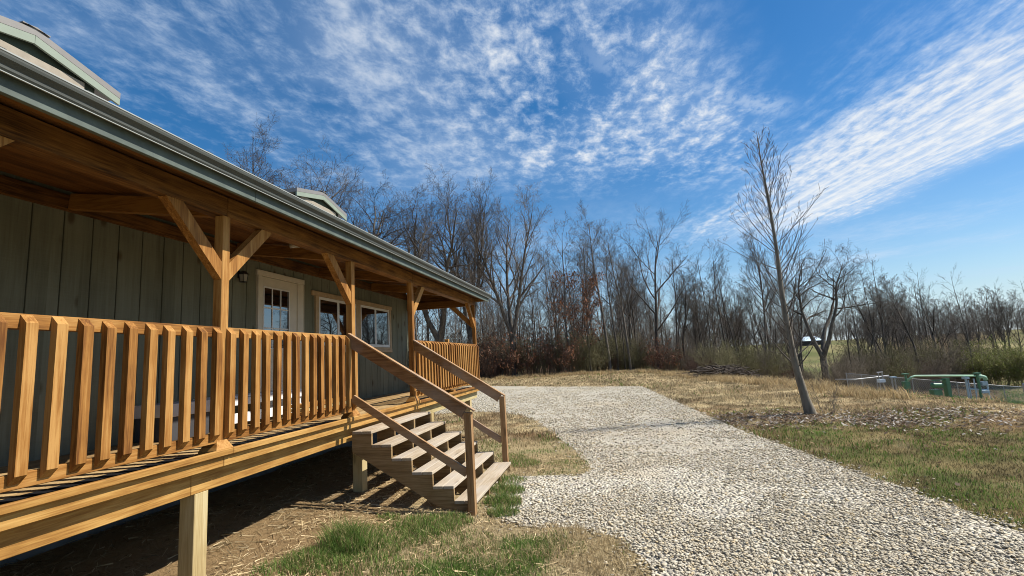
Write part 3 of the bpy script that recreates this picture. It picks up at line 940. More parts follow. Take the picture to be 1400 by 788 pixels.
# dormers
def dormer(yc, w=0.945, x=-2.44):
    z_pk, rise = 4.315, 0.215
    xb = -4.6
    ze = z_pk - rise
    m = MB()
    for s in (-1, 1):
        m.poly([(x, yc, z_pk), (x, yc + s * w, ze), (xb, yc + s * w, ze), (xb, yc, z_pk), (x, yc, z_pk + 0.075), (x, yc + s * w, ze + 0.075), (xb, yc + s * w, ze + 0.075), (xb, yc, z_pk + 0.075)],
               [(0, 1, 5, 4), (1, 2, 6, 5), (2, 3, 7, 6), (3, 0, 4, 7), (0, 3, 2, 1), (4, 5, 6, 7)])
    top = m.build('dormer', M_ROOF, house)
    rd = MB()
    for s in (-1, 1):
        rd.poly([(x + 0.012, yc, z_pk + 0.09), (x + 0.012, yc + s * 0.13, z_pk + 0.09 - 0.03), (xb, yc + s * 0.13, z_pk + 0.06), (xb, yc, z_pk + 0.09), (x + 0.012, yc, z_pk + 0.072), (x + 0.012, yc + s * 0.13, z_pk + 0.075), (xb, yc + s * 0.13, z_pk + 0.075), (xb, yc, z_pk + 0.072)],
                [(0, 1, 5, 4), (1, 2, 6, 5), (2, 3, 7, 6), (3, 0, 4, 7), (0, 3, 2, 1), (4, 5, 6, 7)])
    rd.build('ridge_cap', M_ROOF, top)
    bg = MB()
    for s in (-1, 1):
        k = rise / w
        a0, a1 = 0.0015, w - 0.002
        bg.poly([(x - 0.03, yc + s * a0, z_pk - a0 * k - 0.003), (x - 0.03, yc + s * a1, z_pk - a1 * k - 0.003), (x - 0.03, yc + s * a1, z_pk - a1 * k - 0.085), (x - 0.03, yc + s * a0, z_pk - a0 * k - 0.095)] +
                [(x - 0.002, yc + s * a0, z_pk - a0 * k - 0.003), (x - 0.002, yc + s * a1, z_pk - a1 * k - 0.003), (x - 0.002, yc + s * a1, z_pk - a1 * k - 0.085), (x - 0.002, yc + s * a0, z_pk - a0 * k - 0.095)],
                [(0, 1, 2, 3), (4, 7, 6, 5), (0, 4, 5, 1), (1, 5, 6, 2), (2, 6, 7, 3), (3, 7, 4, 0)])
    bg.build('barge_board', M_BARGE, top)
    sf = MB()
    for s in (-1, 1):
        k = rise / w
        sf.poly([(x - 0.032, yc, z_pk - 0.012), (x - 0.032, yc + s * (w - 0.01), ze - 0.01), (x - 0.085, yc + s * (w - 0.01), ze - 0.01), (x - 0.085, yc, z_pk - 0.012), (x - 0.032, yc, z_pk - 0.03), (x - 0.032, yc + s * (w - 0.01), ze - 0.03), (x - 0.085, yc + s * (w - 0.01), ze - 0.03), (x - 0.085, yc, z_pk - 0.03)],
                [(0, 1, 5, 4), (1, 2, 6, 5), (2, 3, 7, 6), (3, 0, 4, 7), (0, 3, 2, 1), (4, 5, 6, 7)])
    sf.build('soffit', M_SOFFIT, top)
    xw = x - 0.08
    wl = MB().poly([(xw, yc - w + 0.25, 2.9), (xw, yc + w - 0.25, 2.9), (xw, yc + w - 0.25, ze + 0.02), (xw, yc, z_pk - 0.035), (xw, yc - w + 0.25, ze + 0.02),
                    (xb, yc - w + 0.25, 2.9), (xb, yc + w - 0.25, 2.9), (xb, yc + w - 0.25, ze + 0.02), (xb, yc, z_pk - 0.035), (xb, yc - w + 0.25, ze + 0.02)],
                   [(0, 1, 2, 3, 4), (5, 9, 8, 7, 6), (0, 5, 6, 1), (1, 6, 7, 2), (2, 7, 8, 3), (3, 8, 9, 4), (4, 9, 5, 0)])
    wl.build('wall', M_SOFFIT, top)
    MB().box(xw + 0.001, xw + 0.03, yc - 0.72, yc + 0.56, 3.995, 4.1).build('header_board', M_DORMWALL, top)
    for k in range(3):
        ya = yc - 0.42 + 0.42 * k
        MB().prism([(ya - 0.035, 3.905), (ya + 0.035, 3.905), (ya, 3.945)], 'x', xw + 0.046, xw + 0.05).build('rib_gap', M_DARK, top)
    wt = MB()
    for a, b_, c0, c1 in ((-0.6, 0.5, 3.85, 3.993), (-0.5, -0.44, 3.2, 3.848), (0.44, 0.5, 3.2, 3.848), (-0.03, 0.03, 3.2, 3.848)):
        wt.box(xw + 0.001, xw + 0.045, yc + a, yc + b_, c0, c1)
    wt.build('window_frame', M_DVINYL, top)
    MB().box(xw + 0.002, xw + 0.012, yc - 0.438, yc + 0.438, 3.25, 3.847, 0).build('pane', M_GLASS, top)


dormer(1.73)
dormer(7.2)

# ------------------------------------------------------------------ PORCH
porch = empty('porch', (0, 3, -1.1), 'timber porch with orange stained posts, braces and beam under the green eave', 'porch')
dk = MB()
x_ = WX + 0.012
while x_ < -0.06:
    b_ = min(x_ + 0.139, -0.043)
    yb = Y0
    while yb < 10.44:
        ye = min(yb + random.choice((2.4, 3.6, 4.8)), 10.44)
        dk.box(x_, b_, yb, ye - 0.003, -0.075, -0.042, 0.003)
        yb = ye
    x_ += 0.144
dk.build('deck_boards', W_DECK, porch)
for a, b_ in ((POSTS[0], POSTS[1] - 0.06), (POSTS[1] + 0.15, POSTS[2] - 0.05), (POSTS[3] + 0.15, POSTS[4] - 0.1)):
    MB().box(-0.40, -0.0415, a, b_, -0.0415, -0.0395, 0).build('shade_strip', M_DARK, porch)  # near-black strip painting the dark shadow band on the deck along the railing
lip = MB()
for a, b_ in ((Y0, -0.55), (-0.547, 1.80), (1.803, 6.2), (6.203, 10.45)):
    lip.box(-0.041, 0.0, a, b_, -0.052, 0.0, 0.006)
lip.build('edge_trim', W_RIM, porch)
b1 = MB()
for a, b_ in ((Y0, 1.735), (1.74, 6.5), (6.505, 10.43)):
    b1.box(-0.078, -0.038, a, b_, -0.143, -0.0535, 0.004)
b1.build('fascia_board', W_RIM, porch)
b2 = MB().box(-0.172, -0.132, Y0, 1.5, -0.318, -0.078, 0.004).box(-0.172, -0.132, 1.503, 6.5, -0.318, -0.078, 0.004)
b2.build('rim_joist', W_RIM, porch)
MB().box(-0.172, -0.132, 6.503, 10.42, -0.318, -0.078, 0.004).build('rim_joist', W_PALE, porch)
MB().box(-1.9, -0.173, 10.38, 10.42, -0.318, -0.078, 0.004).box(-1.9, -0.042, 10.441, 10.48, -0.143, -0.04, 0.004).build('end_joist', W_PALE, porch)
MB().box(-0.131, -0.079, Y0, 10.42, -0.13, -0.079, 0).build('blocking', W_PALE, porch)
yy = Y0 + 0.3
while yy < 10.3:
    MB().box(-1.93, -0.174, yy, yy + 0.038, -0.30, -0.0785, 0).build('floor_joist', W_PALE, porch)
    yy += 0.5
for yl in (-1.25, 1.545, 4.33, 7.05, 9.75):
    g0 = float(terrain(np.array([-0.17]), np.array([yl]))[()][0]) - 0.1
    MB().box(-0.275, -0.134, yl, yl + 0.14, g0, -0.30 if False else -0.3185, 0.004).build('leg', W_LEG, porch)
    g1 = float(terrain(np.array([-1.2]), np.array([yl]))[()][0]) - 0.1
# posts, base skirts and braces
for i, yp in enumerate(POSTS):
    p = MB().box(PX - 0.089, PX, yp, yp + 0.089, -0.042, 2.062, 0.004).build('post', W_RAIL_Z, porch)
    c0 = (PX - 0.0445, yp + 0.0445)
    sk = MB()
    v = []
    for hw, zz in ((0.098, -0.0405), (0.098, -0.005), (0.047, 0.085)):
        v += [(c0[0] + hw * sx * (0.82 if sx > 0 else 1), c0[1] + hw * sy, zz) for sx, sy in ((-1, -1), (1, -1), (1, 1), (-1, 1))]
    sk.poly(v, [(0, 3, 2, 1), (8, 9, 10, 11)] + [(k * 4 + j, k * 4 + (j + 1) % 4, k * 4 + 4 + (j + 1) % 4, k * 4 + 4 + j) for k in (0, 1) for j in range(4)])
    sk.build('base_skirt', W_RAIL_X, p)


def brace(yp, sgn):
    y0 = yp + (0.089 if sgn > 0 else 0.0)
    x0, x1 = PX - 0.084, PX - 0.006
    prof = [(y0, 1.468), (y0, 1.63), (y0 + sgn * 0.43, 2.06), (y0 + sgn * 0.592, 2.06)]
    m = MB()
    vs = [(x0, a, b_) for a, b_ in prof] + [(x1, a, b_) for a, b_ in prof]
    m.poly(vs, [(0, 1, 2, 3), (7, 6, 5, 4), (0, 4, 5, 1), (1, 5, 6, 2), (2, 6, 7, 3), (3, 7, 4, 0)])
    m.build('brace', W_RAIL_Z, porch)


for yp, s in ((1.714, -1), (1.714, 1), (4.008, -1), (6.121, 1), (10.37, -1), (-0.58, 1)):
    brace(yp, s)
m = MB()
prof = [(PX - 0.09, 1.468), (PX - 0.09, 1.63), (PX - 0.09 - 0.43, 2.05), (PX - 0.09 - 0.592, 2.05)]
vs = [(a, 10.376, b_) for a, b_ in prof] + [(a, 10.454, b_) for a, b_ in prof]
m.poly(vs, [(0, 1, 2, 3), (7, 6, 5, 4), (0, 4, 5, 1), (1, 5, 6, 2), (2, 6, 7, 3), (3, 7, 4, 0)])
m.build('brace', W_RAIL_Z, porch)
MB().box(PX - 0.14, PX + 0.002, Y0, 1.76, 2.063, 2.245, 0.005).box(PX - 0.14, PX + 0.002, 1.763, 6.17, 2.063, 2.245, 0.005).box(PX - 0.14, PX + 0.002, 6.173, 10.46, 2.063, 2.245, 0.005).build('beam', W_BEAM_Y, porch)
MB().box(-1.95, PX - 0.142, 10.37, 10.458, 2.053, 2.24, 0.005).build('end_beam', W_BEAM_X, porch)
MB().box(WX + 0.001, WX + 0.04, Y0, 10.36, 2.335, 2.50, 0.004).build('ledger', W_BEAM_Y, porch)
for yr in (-2.0, -0.58, 1.78, 4.06, 6.16, 8.25):
    MB().bar((WX + 0.042, yr + 0.04, 2.435), (PX - 0.145, yr + 0.04, 2.165), 0.085, 0.16).build('rafter', W_BEAM_X, porch)
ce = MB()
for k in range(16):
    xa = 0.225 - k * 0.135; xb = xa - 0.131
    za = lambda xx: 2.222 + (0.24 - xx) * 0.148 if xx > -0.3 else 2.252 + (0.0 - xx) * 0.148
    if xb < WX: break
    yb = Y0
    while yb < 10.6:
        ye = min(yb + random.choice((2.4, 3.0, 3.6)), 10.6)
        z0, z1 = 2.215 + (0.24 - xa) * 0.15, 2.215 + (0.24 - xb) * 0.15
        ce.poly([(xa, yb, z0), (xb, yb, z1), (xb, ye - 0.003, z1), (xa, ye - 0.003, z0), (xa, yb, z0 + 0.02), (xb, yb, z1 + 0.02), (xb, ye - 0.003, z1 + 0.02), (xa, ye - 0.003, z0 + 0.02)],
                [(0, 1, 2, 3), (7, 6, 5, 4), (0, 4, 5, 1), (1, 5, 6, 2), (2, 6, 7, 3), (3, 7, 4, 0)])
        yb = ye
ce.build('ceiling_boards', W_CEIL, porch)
MB().prism([(-1.95, 2.2), (0.22, 2.16), (0.22, 2.225), (-1.95, 2.56)], 'y', 10.462, 10.492).build('end_board', W_BEAM_X, porch)


# ------------------------------------------------------------------ railings
def baluster_mesh():
    """one baluster standing against the rails, both ends mitred; local y from 0"""
    m = MB()
    w = 0.064
    prof = [(-0.0815, 0.08), (-0.033, 0.128), (-0.033, 0.984), (-0.0815, 1.034)]
    m.prism(prof, 'y', 0.0, w)
    return m


def railing(y0, y1, balus, label, base_y, mid=None):
    r = empty('porch_railing', (PX, (y0 + y1) / 2, -0.04), label, 'railing', 'orange stained porch railing sections')
    MB().box(PX - 0.043, PX - 0.0005, y0 + 0.001, y1 - 0.001, 0.952, 1.043, 0.004).build('top_rail', W_RAIL_Y, r)
    MB().box(PX - 0.043, PX - 0.0005, y0 + 0.001, y1 - 0.001, 0.052, 0.14, 0.004).build('bottom_rail', W_RAIL_Y, r)
    first = None
    for yb in balus:
        jy = yb + 0.018 + random.uniform(-0.006, 0.006)
        if first is None:
            mb = baluster_mesh(); mb.v = [(v[0], v[1] + jy, v[2]) for v in mb.v]
            first = mb.build('baluster', W_RAIL_Z, r); fy = jy
        else:
            c = copy_child(first, r, (random.uniform(-0.001, 0.001), jy - fy, random.uniform(-0.004, 0.004)))
            c.rotation_euler = (random.uniform(-0.004, 0.004), 0, 0)
    if mid:
        MB().box(PX - 0.13, PX - 0.045, mid, mid + 0.085, -0.042, 1.12, 0.004).build('middle_post', W_RAIL_Z, r)
        MB().box(PX - 0.15, PX + 0.045, mid - 0.03, mid + 0.115, -0.0405, 0.03, 0.004).build('base_skirt', W_RAIL_X, r)
    return r


B = [0.181 + 0.158 * k for k in range(-30, 60)]
railing(POSTS[0] + 0.089, POSTS[1], [b for b in B if POSTS[0] + 0.05 < b < POSTS[1] - 0.03], 'long porch railing section nearest the camera, left of the first braced post', 0)
railing(POSTS[1] + 0.089, POSTS[2], [1.765 + 0.1575 * k for k in range(15)][:15], 'porch railing section between the first braced post and the top of the steps', 0)
railing(POSTS[3] + 0.089, POSTS[4], [6.235 + 0.158 * k for k in range(27) if 6.235 + 0.158 * k < 10.38], 'far porch railing section beyond the steps with a short post in its middle', 0, 8.22)
# far end section turns the corner to the house wall
r = empty('porch_railing', (-1.0, 10.4, -0.04), 'porch railing section across the far end of the porch, behind the far railing', 'railing', 'orange stained porch railing sections')
MB().box(WX + 0.05, PX - 0.095, 10.395, 10.435, 0.952, 1.043, 0.004).build('top_rail', W_RAIL_X, r)
MB().box(WX + 0.05, PX - 0.095, 10.395, 10.435, 0.052, 0.14, 0.004).build('bottom_rail', W_RAIL_X, r)
fb = None
for k in range(11):
    xb = PX - 0.20 - 0.158 * k
    if fb is None:
        fb = MB().box(xb, xb + 0.067, 10.436, 10.474, 0.09, 1.03, 0.004).build('baluster', W_RAIL_Z, r); x0b = xb
    else:
        copy_child(fb, r, (xb - x0b, 0, 0))

# ------------------------------------------------------------------ steps
steps = empty('porch_steps', (0.7, 5.0, -1.2), 'weathered wooden porch steps with six open treads and two handrails', 'steps')
SX, RUN, RISE, SY0, SY1 = -0.023, 0.2664, 0.1709, 3.937, 6.112
for i in range(6):
    x0 = SX - 0.042 + RUN * i; z1 = -0.1887 - RISE * i
    t = MB().box(x0 + 0.002, x0 + RUN * 0.49, SY0, SY1, z1 - 0.038, z1, 0.004).box(x0 + RUN * 0.49 + 0.004, x0 + RUN + (0.012 if i == 5 else 0.0), SY0 + 0.002, SY1 - 0.003, z1 - 0.038, z1, 0.004)
    t.build('tread', W_TREAD, steps)


def stringer(y):
    pts = []
    for i in range(6):
        x0 = SX - 0.042 + RUN * i; z = -0.1887 - RISE * i - 0.0395
        pts += [(x0, z), (x0 + RUN - 0.001, z)]
    x_end = SX - 0.042 + RUN * 6 - 0.001
    low = [(x_end, -1.215), (x_end - 0.22, -1.26), (SX - 0.042, -0.445)]
    return MB().prism([(p[0], p[1]) for p in pts + low], 'y', y, y + 0.038)


for ysr in (SY0 + 0.003, SY0 + 0.70, SY0 + 1.42, SY1 - 0.041):
    stringer(ysr).build('stringer', W_STR, steps)
for (ny0, nx, nm) in ((3.845, 1.462, 'near'), (6.116, 1.405, 'far')):
    g0 = float(terrain(np.array([nx]), np.array([ny0]))[0]) - 0.05
    MB().box(nx, nx + 0.089, ny0, ny0 + 0.089, g0, 0.002, 0.004).build('newel_post', W_NEWEL, steps)
    yc = ny0 + 0.0445
    sx0 = -0.06 if nm == 'near' else -0.075
    top0 = Vector((sx0, yc, 1.075)); top1 = Vector((nx + 0.13, yc, 0.025))
    if nm == 'far':
        yc = 6.165; top0 = Vector((PX + 0.002, yc, 1.05)); top1 = Vector((nx + 0.10, yc, 0.018))
    d = (top1 - top0).normalized(); nrm = Vector((-d.z, 0, d.x))
    if nrm.z < 0: nrm = -nrm
    # broad side board under a narrow cap
    h = 0.135
    q0 = top0 - nrm * (h / 2 + 0.022); q1 = top1 - nrm * (h / 2 + 0.022)
    q1b = q0 + d * ((nx - 0.002 - q0.x) / d.x)
    MB().bar(q0, q1b, 0.04, h, up=nrm).build('handrail', W_HAND, steps)
    c0 = top0 - nrm * 0.010; c1 = top1 - nrm * 0.010
    MB().bar(c0, c1, 0.075, 0.02, up=nrm).build('handrail_cap', W_HAND, steps)
    l0 = Vector((-0.02, yc, 0.235)); l1 = Vector((nx - 0.002, yc, -0.715))
    if nm == 'far': l0 = Vector((-0.02, yc, 0.23)); l1 = Vector((nx - 0.002, yc, -0.715))
    MB().bar(l0, l1, 0.04, 0.095, up=nrm).build('lower_rail', W_HAND, steps)

# ------------------------------------------------------------------ things on the porch
lamp = empty('wall_lantern', (WX, 4.13, 2.05), 'small black lantern with frosted panes on the wall left of the door', 'lantern')
xl = WX + 0.12; yl = 4.14
MB().box(WX + 0.0005, WX + 0.02, yl - 0.04, yl + 0.04, 1.98, 2.14).bar((WX + 0.02, yl, 2.11), (xl, yl, 2.13), 0.018, 0.018).build('bracket', M_BLACK, lamp)
lp = MB()
v = [(xl + sx * 0.045, yl + sy * 0.045, 1.9) for sx, sy in ((-1, -1), (1, -1), (1, 1), (-1, 1))] + [(xl + sx * 0.06, yl + sy * 0.06, 2.055) for sx, sy in ((-1, -1), (1, -1), (1, 1), (-1, 1))]
lp.poly(v, [(0, 3, 2, 1), (4, 5, 6, 7)] + [(j, (j + 1) % 4, 4 + (j + 1) % 4, 4 + j) for j in range(4)])
lp.build('lamp_glass', M_FROST, lamp)
lf = MB()
for sx, sy in ((-1, -1), (1, -1), (1, 1), (-1, 1)):
    lf.bar((xl + sx * 0.047, yl + sy * 0.047, 1.89), (xl + sx * 0.063, yl + sy * 0.063, 2.06), 0.011, 0.011)
lf.box(xl - 0.055, xl + 0.055, yl - 0.055, yl + 0.055, 1.878, 1.897)
v = [(xl + sx * 0.085, yl + sy * 0.085, 2.058) for sx, sy in ((-1, -1), (1, -1), (1, 1), (-1, 1))] + [(xl + sx * 0.02, yl + sy * 0.02, 2.135) for sx, sy in ((-1, -1), (1, -1), (1, 1), (-1, 1))]
lf.poly(v, [(0, 3, 2, 1), (4, 5, 6, 7)] + [(j, (j + 1) % 4, 4 + (j + 1) % 4, 4 + j) for j in range(4)])
lf.build('frame', M_BLACK, lamp)

lamp.scale = (0.66, 0.66, 0.66)
lamp.location = (WX, 4.16, 2.06)
cl = empty('ceiling_light', (-0.95, 4.1, 2.38), 'flat round white light on the porch ceiling outside the door', 'light')
MB().tube([(-0.95, 4.1, 2.40), (-0.95, 4.1, 2.345)], 0.1, 20).build('diffuser', M_VINYL, cl)
MB().tube([(-0.95, 4.1, 2.405), (-0.95, 4.1, 2.36)], 0.112, 20).build('trim_ring', M_CREAM, cl)

bench = empty('slatted_bench', (-1.5, 3.5, -0.042), 'low white slatted bench lit by the sun behind the porch railing', 'bench')
M_WHITE = mat_plain('white bench paint', (0.7, 0.69, 0.68), 0.5, 0.3, 0, 0.1, 4)
for k in range(3):
    MB().box(-1.75 + k * 0.15, -1.62 + k * 0.15, 3.2, 4.75, 0.335, 0.36).build('slat', M_WHITE, bench)
for (a, b_) in ((0.245, 0.332), (0.03, 0.15)):
    MB().box(-1.312, -1.29, 3.2, 4.75, a, b_).build('apron', M_WHITE, bench)
for yb in (3.22, 4.65):
    for xb in (-1.74, -1.37):
        MB().box(xb, xb + 0.055, yb, yb + 0.07, -0.042, 0.333).build('leg', M_WHITE, bench)
box = empty('storage_crate', (-1.55, 2.8, -0.042), 'dark crate with a pale lid against the wall behind the railing', 'crate')
MB().box(-1.85, -1.42, 2.55, 3.1, -0.042, 0.21).build('crate_body', mat_plain('dark crate', (0.05, 0.05, 0.055), 0.7), box)
MB().box(-1.87, -1.40, 2.53, 3.12, 0.212, 0.35).build('lid', mat_plain('pale crate lid', (0.5, 0.47, 0.46), 0.6), box)
lst = empty('lumber_stack', (-1.3, 5.4, -0.042), 'short stack of brown boards on the deck behind the railing by the steps', 'lumber')
for k in range(4):
    MB().box(-1.1 - 0.02 * k, -0.92 + 0.01 * k, 4.1 + 0.05 * k, 5.6 - 0.03 * k, -0.041 + 0.052 * k, 0.006 + 0.052 * k).build('board', W_RAIL_Y if k % 2 else W_PALE, lst)

cord = MB()
pts = []
for k in range(60):
    t = k / 59
    pts.append((WX + 0.02, -0.7 + 6.2 * t, -0.62 - 0.05 * math.sin(t * 9) + 0.16 * (vnoise(np.array([t * 24]), np.array([0.3]), 8)[0] - 0.5)))
cord.tube(pts, 0.013, 6)
o = cord.build('pale_cord', M_CORD, None, True)
tag(o, 'thin pale cord hanging in loops along the dark foundation under the deck', 'cord')


# ------------------------------------------------------------------ TREES
class TreeGeo:
    def __init__(s, seed):
        s.r = random.Random(seed)
        s.parts = {'trunk': ([], [], 0), 'crown': ([], [], 0)}
        s.leafpos = []

    def tube(s, part, pts, rad, n):
        V, F_, o = s.parts[part]
        pts = np.array(pts); m = len(pts)
        d = np.gradient(pts, axis=0); d /= np.linalg.norm(d, axis=1)[:, None] + 1e-9
        ref = np.array((0.31, 0.9, 0.29)) if abs(d[0][2]) > 0.5 else np.array((0.2, 0.1, 0.97))
        a = np.cross(d, ref); a /= np.linalg.norm(a, axis=1)[:, None] + 1e-9
        b_ = np.cross(d, a)
        t = np.arange(n) * 2 * math.pi / n
        ring = pts[:, None] + (a[:, None] * np.cos(t)[None, :, None] + b_[:, None] * np.sin(t)[None, :, None]) * np.array(rad)[:, None, None]
        V.append(ring.reshape(-1, 3))
        i = np.arange(m - 1)[:, None] * n; k = np.arange(n)[None]; k2 = (k + 1) % n
        f = np.stack([i + k, i + k2, i + n + k2, i + n + k], -1).reshape(-1, 4) + o
        F_.append(f)
        s.parts[part] = (V, F_, o + m * n)

    def branch(s, p, d, L, r, lev, cfg, part='crown'):
        R = s.r
        ns = cfg['segs'][lev]
        pts = [np.array(p)]; rad = [r]; dirs = [np.array(d)]
        d = np.array(d, float)
        for k in range(ns):
            d = d + np.array([R.gauss(0, 1), R.gauss(0, 1), R.gauss(0, 1)]) * cfg['wig'][lev] + np.array((0, 0, cfg['trop'][lev]))
            d /= np.linalg.norm(d)
            pts.append(pts[-1] + d * L / ns); dirs.append(d)
            rad.append(max(cfg['rmin'], r * (1 - (k + 1) / ns * cfg['taper'][lev])))
        s.tube(part, pts, rad, cfg['sides'][lev])
        if lev >= 2: s.leafpos.append(pts[-1]); s.leafpos.append(pts[len(pts) // 2])
        if lev + 1 >= len(cfg['segs']): return
        nk = cfg['kids'][lev]
        nk = R.randint(nk[0], nk[1])
        for j in range(nk):
            t = cfg['start'][lev] + (1 - cfg['start'][lev]) * (j + R.random()) / nk
            i = min(int(t * ns), ns - 1); fr_ = t * ns - i
            q = pts[i] * (1 - fr_) + pts[i + 1] * fr_
            dd = dirs[i + 1]
            ax = np.array([R.gauss(0, 1), R.gauss(0, 1), R.gauss(0, 1)]); ax -= dd * (ax @ dd); ax /= np.linalg.norm(ax) + 1e-9
            an = math.radians(R.uniform(*cfg['ang'][lev]))
            nd = dd * math.cos(an) + ax * math.sin(an)
            rr = (rad[i] * (1 - fr_) + rad[i + 1] * fr_)
            ll = L * R.uniform(*cfg['len'][lev]) * (1 - cfg['short'][lev] * t)
            s.branch(q, nd, ll, max(cfg['rmin'], rr * (R.uniform(0.5, 0.75) if lev == 0 else R.uniform(0.4, 0.6))), lev + 1, cfg)

    def finish(s, name, label, cat, mats, group=None, leaves=None):
        root = empty(name, (0, 0, -500), label, cat, group)
        for part, (V, F_, o) in s.parts.items():
            if not V: continue
            f = np.concatenate(F_)
            me = np_mesh(part, np.concatenate(V), f.ravel(), np.full(len(f), 4), None, True)
            me.materials.append(mats[part])
            ob = link(D.objects.new(part, me)); ob.parent = root
        if leaves:
            cnt, size, cols, zmax = leaves
            P = np.array([p for p in s.leafpos if p[2] < zmax])
            if len(P):
                ii = RNG.integers(0, len(P), cnt)
                q = P[ii] + RNG.normal(0, size * 2.2, (cnt, 3))
                col = np.array(cols)[RNG.integers(0, len(cols), cnt)] * lum(cnt)
                me = np_mesh('leaves', *leaf_quads(q[:, 0], q[:, 1], q[:, 2], size * (0.6 + 0.8 * RNG.random(cnt)), col, 0.9))
                me.materials.append(M_LEAF)
                ob = link(D.objects.new('leaves', me)); ob.parent = root
        return root


def cfg_tree(rmin=0.0055, **kw):
    c = dict(segs=[12, 7, 5, 4, 3], wig=[0.035, 0.07, 0.1, 0.12, 0.14], trop=[0.02, 0.065, 0.065, 0.06, 0.05], taper=[0.86, 0.8, 0.75, 0.7, 0.5], sides=[7, 5, 4, 3, 3],
             kids=[(15, 18), (6, 8), (5, 6), (3, 4)], start=[0.36, 0.22, 0.2, 0.15], ang=[(28, 50), (28, 55), (30, 60), (30, 60)], len=[(0.30, 0.44), (0.42, 0.6), (0.42, 0.62), (0.5, 0.75)],
             short=[0.45, 0.35, 0.3, 0.2], rmin=rmin)
    c.update(kw)
    return c


def tree(seed, H, r, cfg, mats, label, cat='tree', name='bare_tree', lean=(0, 0), leaves=None, group=None, leaders=1):
    T = TreeGeo(seed)
    R = T.r
    if leaders == 1:
        T.branch((0, 0, -0.25), (lean[0], lean[1], 1), H, r, 0, cfg, 'trunk')
    else:
        hb = H * R.uniform(0.16, 0.26)
        pts = [(0, 0, -0.25), (0.02 * H * lean[0], 0, hb * 0.5), (0.04 * H * lean[0], 0, hb)]
        T.tube('trunk', pts, [r * 1.15, r, r * 0.92], 8)
        for k in range(leaders):
            a = 6.283 * k / leaders + R.random()
            s_ = R.uniform(0.3, 0.6) if name == 'broad_oak' else R.uniform(0.16, 0.34)
            T.branch((pts[2][0], 0, hb - 0.05), (math.cos(a) * s_, math.sin(a) * s_, 1), (H - hb) * R.uniform(0.85, 1), r * 0.7, 0, cfg, 'trunk')
    return T.finish(name, label, cat, mats, group, leaves)


MT = {'trunk': M_BARK, 'crown': M_TWIG}
MTD = {'trunk': M_BARK, 'crown': M_TWIGD}
RUST = [(0.22, 0.105, 0.062), (0.17, 0.08, 0.048), (0.27, 0.15, 0.095)]
# prototypes (parked below, then moved or copied)
PROT = {}
PROT['oak'] = tree(11, 15.5, 0.36, cfg_tree(kids=[(9, 11), (6, 8), (5, 6), (3, 4)], wig=[0.1, 0.19, 0.18, 0.17, 0.16], trop=[0.03, 0.035, 0.04, 0.04, 0.04], ang=[(40, 70), (35, 65), (35, 65), (30, 60)], len=[(0.42, 0.58), (0.45, 0.62), (0.42, 0.62), (0.5, 0.75)]), MTD, 'oak', name='broad_oak', leaders=3)
PROT['tulip'] = tree(12, 19, 0.34, cfg_tree(kids=[(16, 19), (6, 8), (5, 6), (3, 4)], ang=[(24, 42), (25, 48), (30, 55), (30, 60)], start=[0.22, 0.22, 0.2, 0.15], len=[(0.34, 0.48), (0.42, 0.58), (0.42, 0.6), (0.5, 0.75)]), MT, 'tulip', leaders=3)
PROT['tall'] = tree(13, 18, 0.19, cfg_tree(start=[0.42, 0.25, 0.2, 0.15], len=[(0.22, 0.34), (0.42, 0.58), (0.42, 0.6), (0.5, 0.75)]), MT, 'tall')
PROT['tall2'] = tree(14, 17, 0.17, cfg_tree(start=[0.5, 0.25, 0.2, 0.15], kids=[(13, 15), (6, 7), (5, 6), (3, 3)], len=[(0.2, 0.36), (0.42, 0.58), (0.42, 0.6), (0.5, 0.75)], wig=[0.05, 0.1, 0.12, 0.14, 0.14]), MTD, 'tall2')
PROT['spread'] = tree(15, 14, 0.24, cfg_tree(kids=[(11, 13), (6, 8), (5, 6), (3, 3)], start=[0.3, 0.22, 0.2, 0.15], ang=[(36, 54), (28, 48), (28, 52), (30, 55)], len=[(0.46, 0.6), (0.42, 0.6), (0.42, 0.62), (0.5, 0.75)]), MTD, 'spread')
PROT['pole'] = tree(16, 13, 0.085, cfg_tree(start=[0.45, 0.25, 0.2], kids=[(9, 12), (4, 6), (3, 4)], segs=[10, 5, 4, 3], len=[(0.15, 0.28), (0.42, 0.58), (0.42, 0.6)], rmin=0.006), MT, 'pole')
PROT['pole2'] = tree(17, 11, 0.07, cfg_tree(start=[0.3, 0.25, 0.2], kids=[(11, 14), (4, 6), (3, 4)], segs=[10, 5, 4, 3], len=[(0.16, 0.32), (0.42, 0.58), (0.42, 0.6)], wig=[0.06, 0.1, 0.12, 0.14], rmin=0.006), MTD, 'pole2')
PROT['rust'] = tree(18, 13.5, 0.13, cfg_tree(start=[0.15, 0.22, 0.2, 0.15], kids=[(15, 18), (5, 7), (4, 5), (3, 3)], len=[(0.2, 0.33), (0.42, 0.58), (0.42, 0.6), (0.5, 0.75)]), MT, 'rust', leaves=(1300, 0.085, RUST, 9.5))
PROT['valley'] = tree(19, 9.5, 0.15, cfg_tree(start=[0.2, 0.22, 0.2, 0.15], kids=[(13, 16), (6, 7), (4, 5), (3, 3)], ang=[(30, 58), (30, 55), (30, 60), (30, 60)], len=[(0.34, 0.5), (0.42, 0.58), (0.42, 0.6), (0.5, 0.75)], rmin=0.006), MTD, 'valley')
PROT['valley2'] = tree(20, 10.5, 0.13, cfg_tree(start=[0.24, 0.22, 0.2, 0.15], kids=[(13, 16), (6, 7), (4, 5), (3, 3)], wig=[0.06, 0.1, 0.13, 0.15, 0.15], len=[(0.28, 0.46), (0.42, 0.58), (0.42, 0.6), (0.5, 0.75)], rmin=0.006), MT, 'valley2', leaders=2)


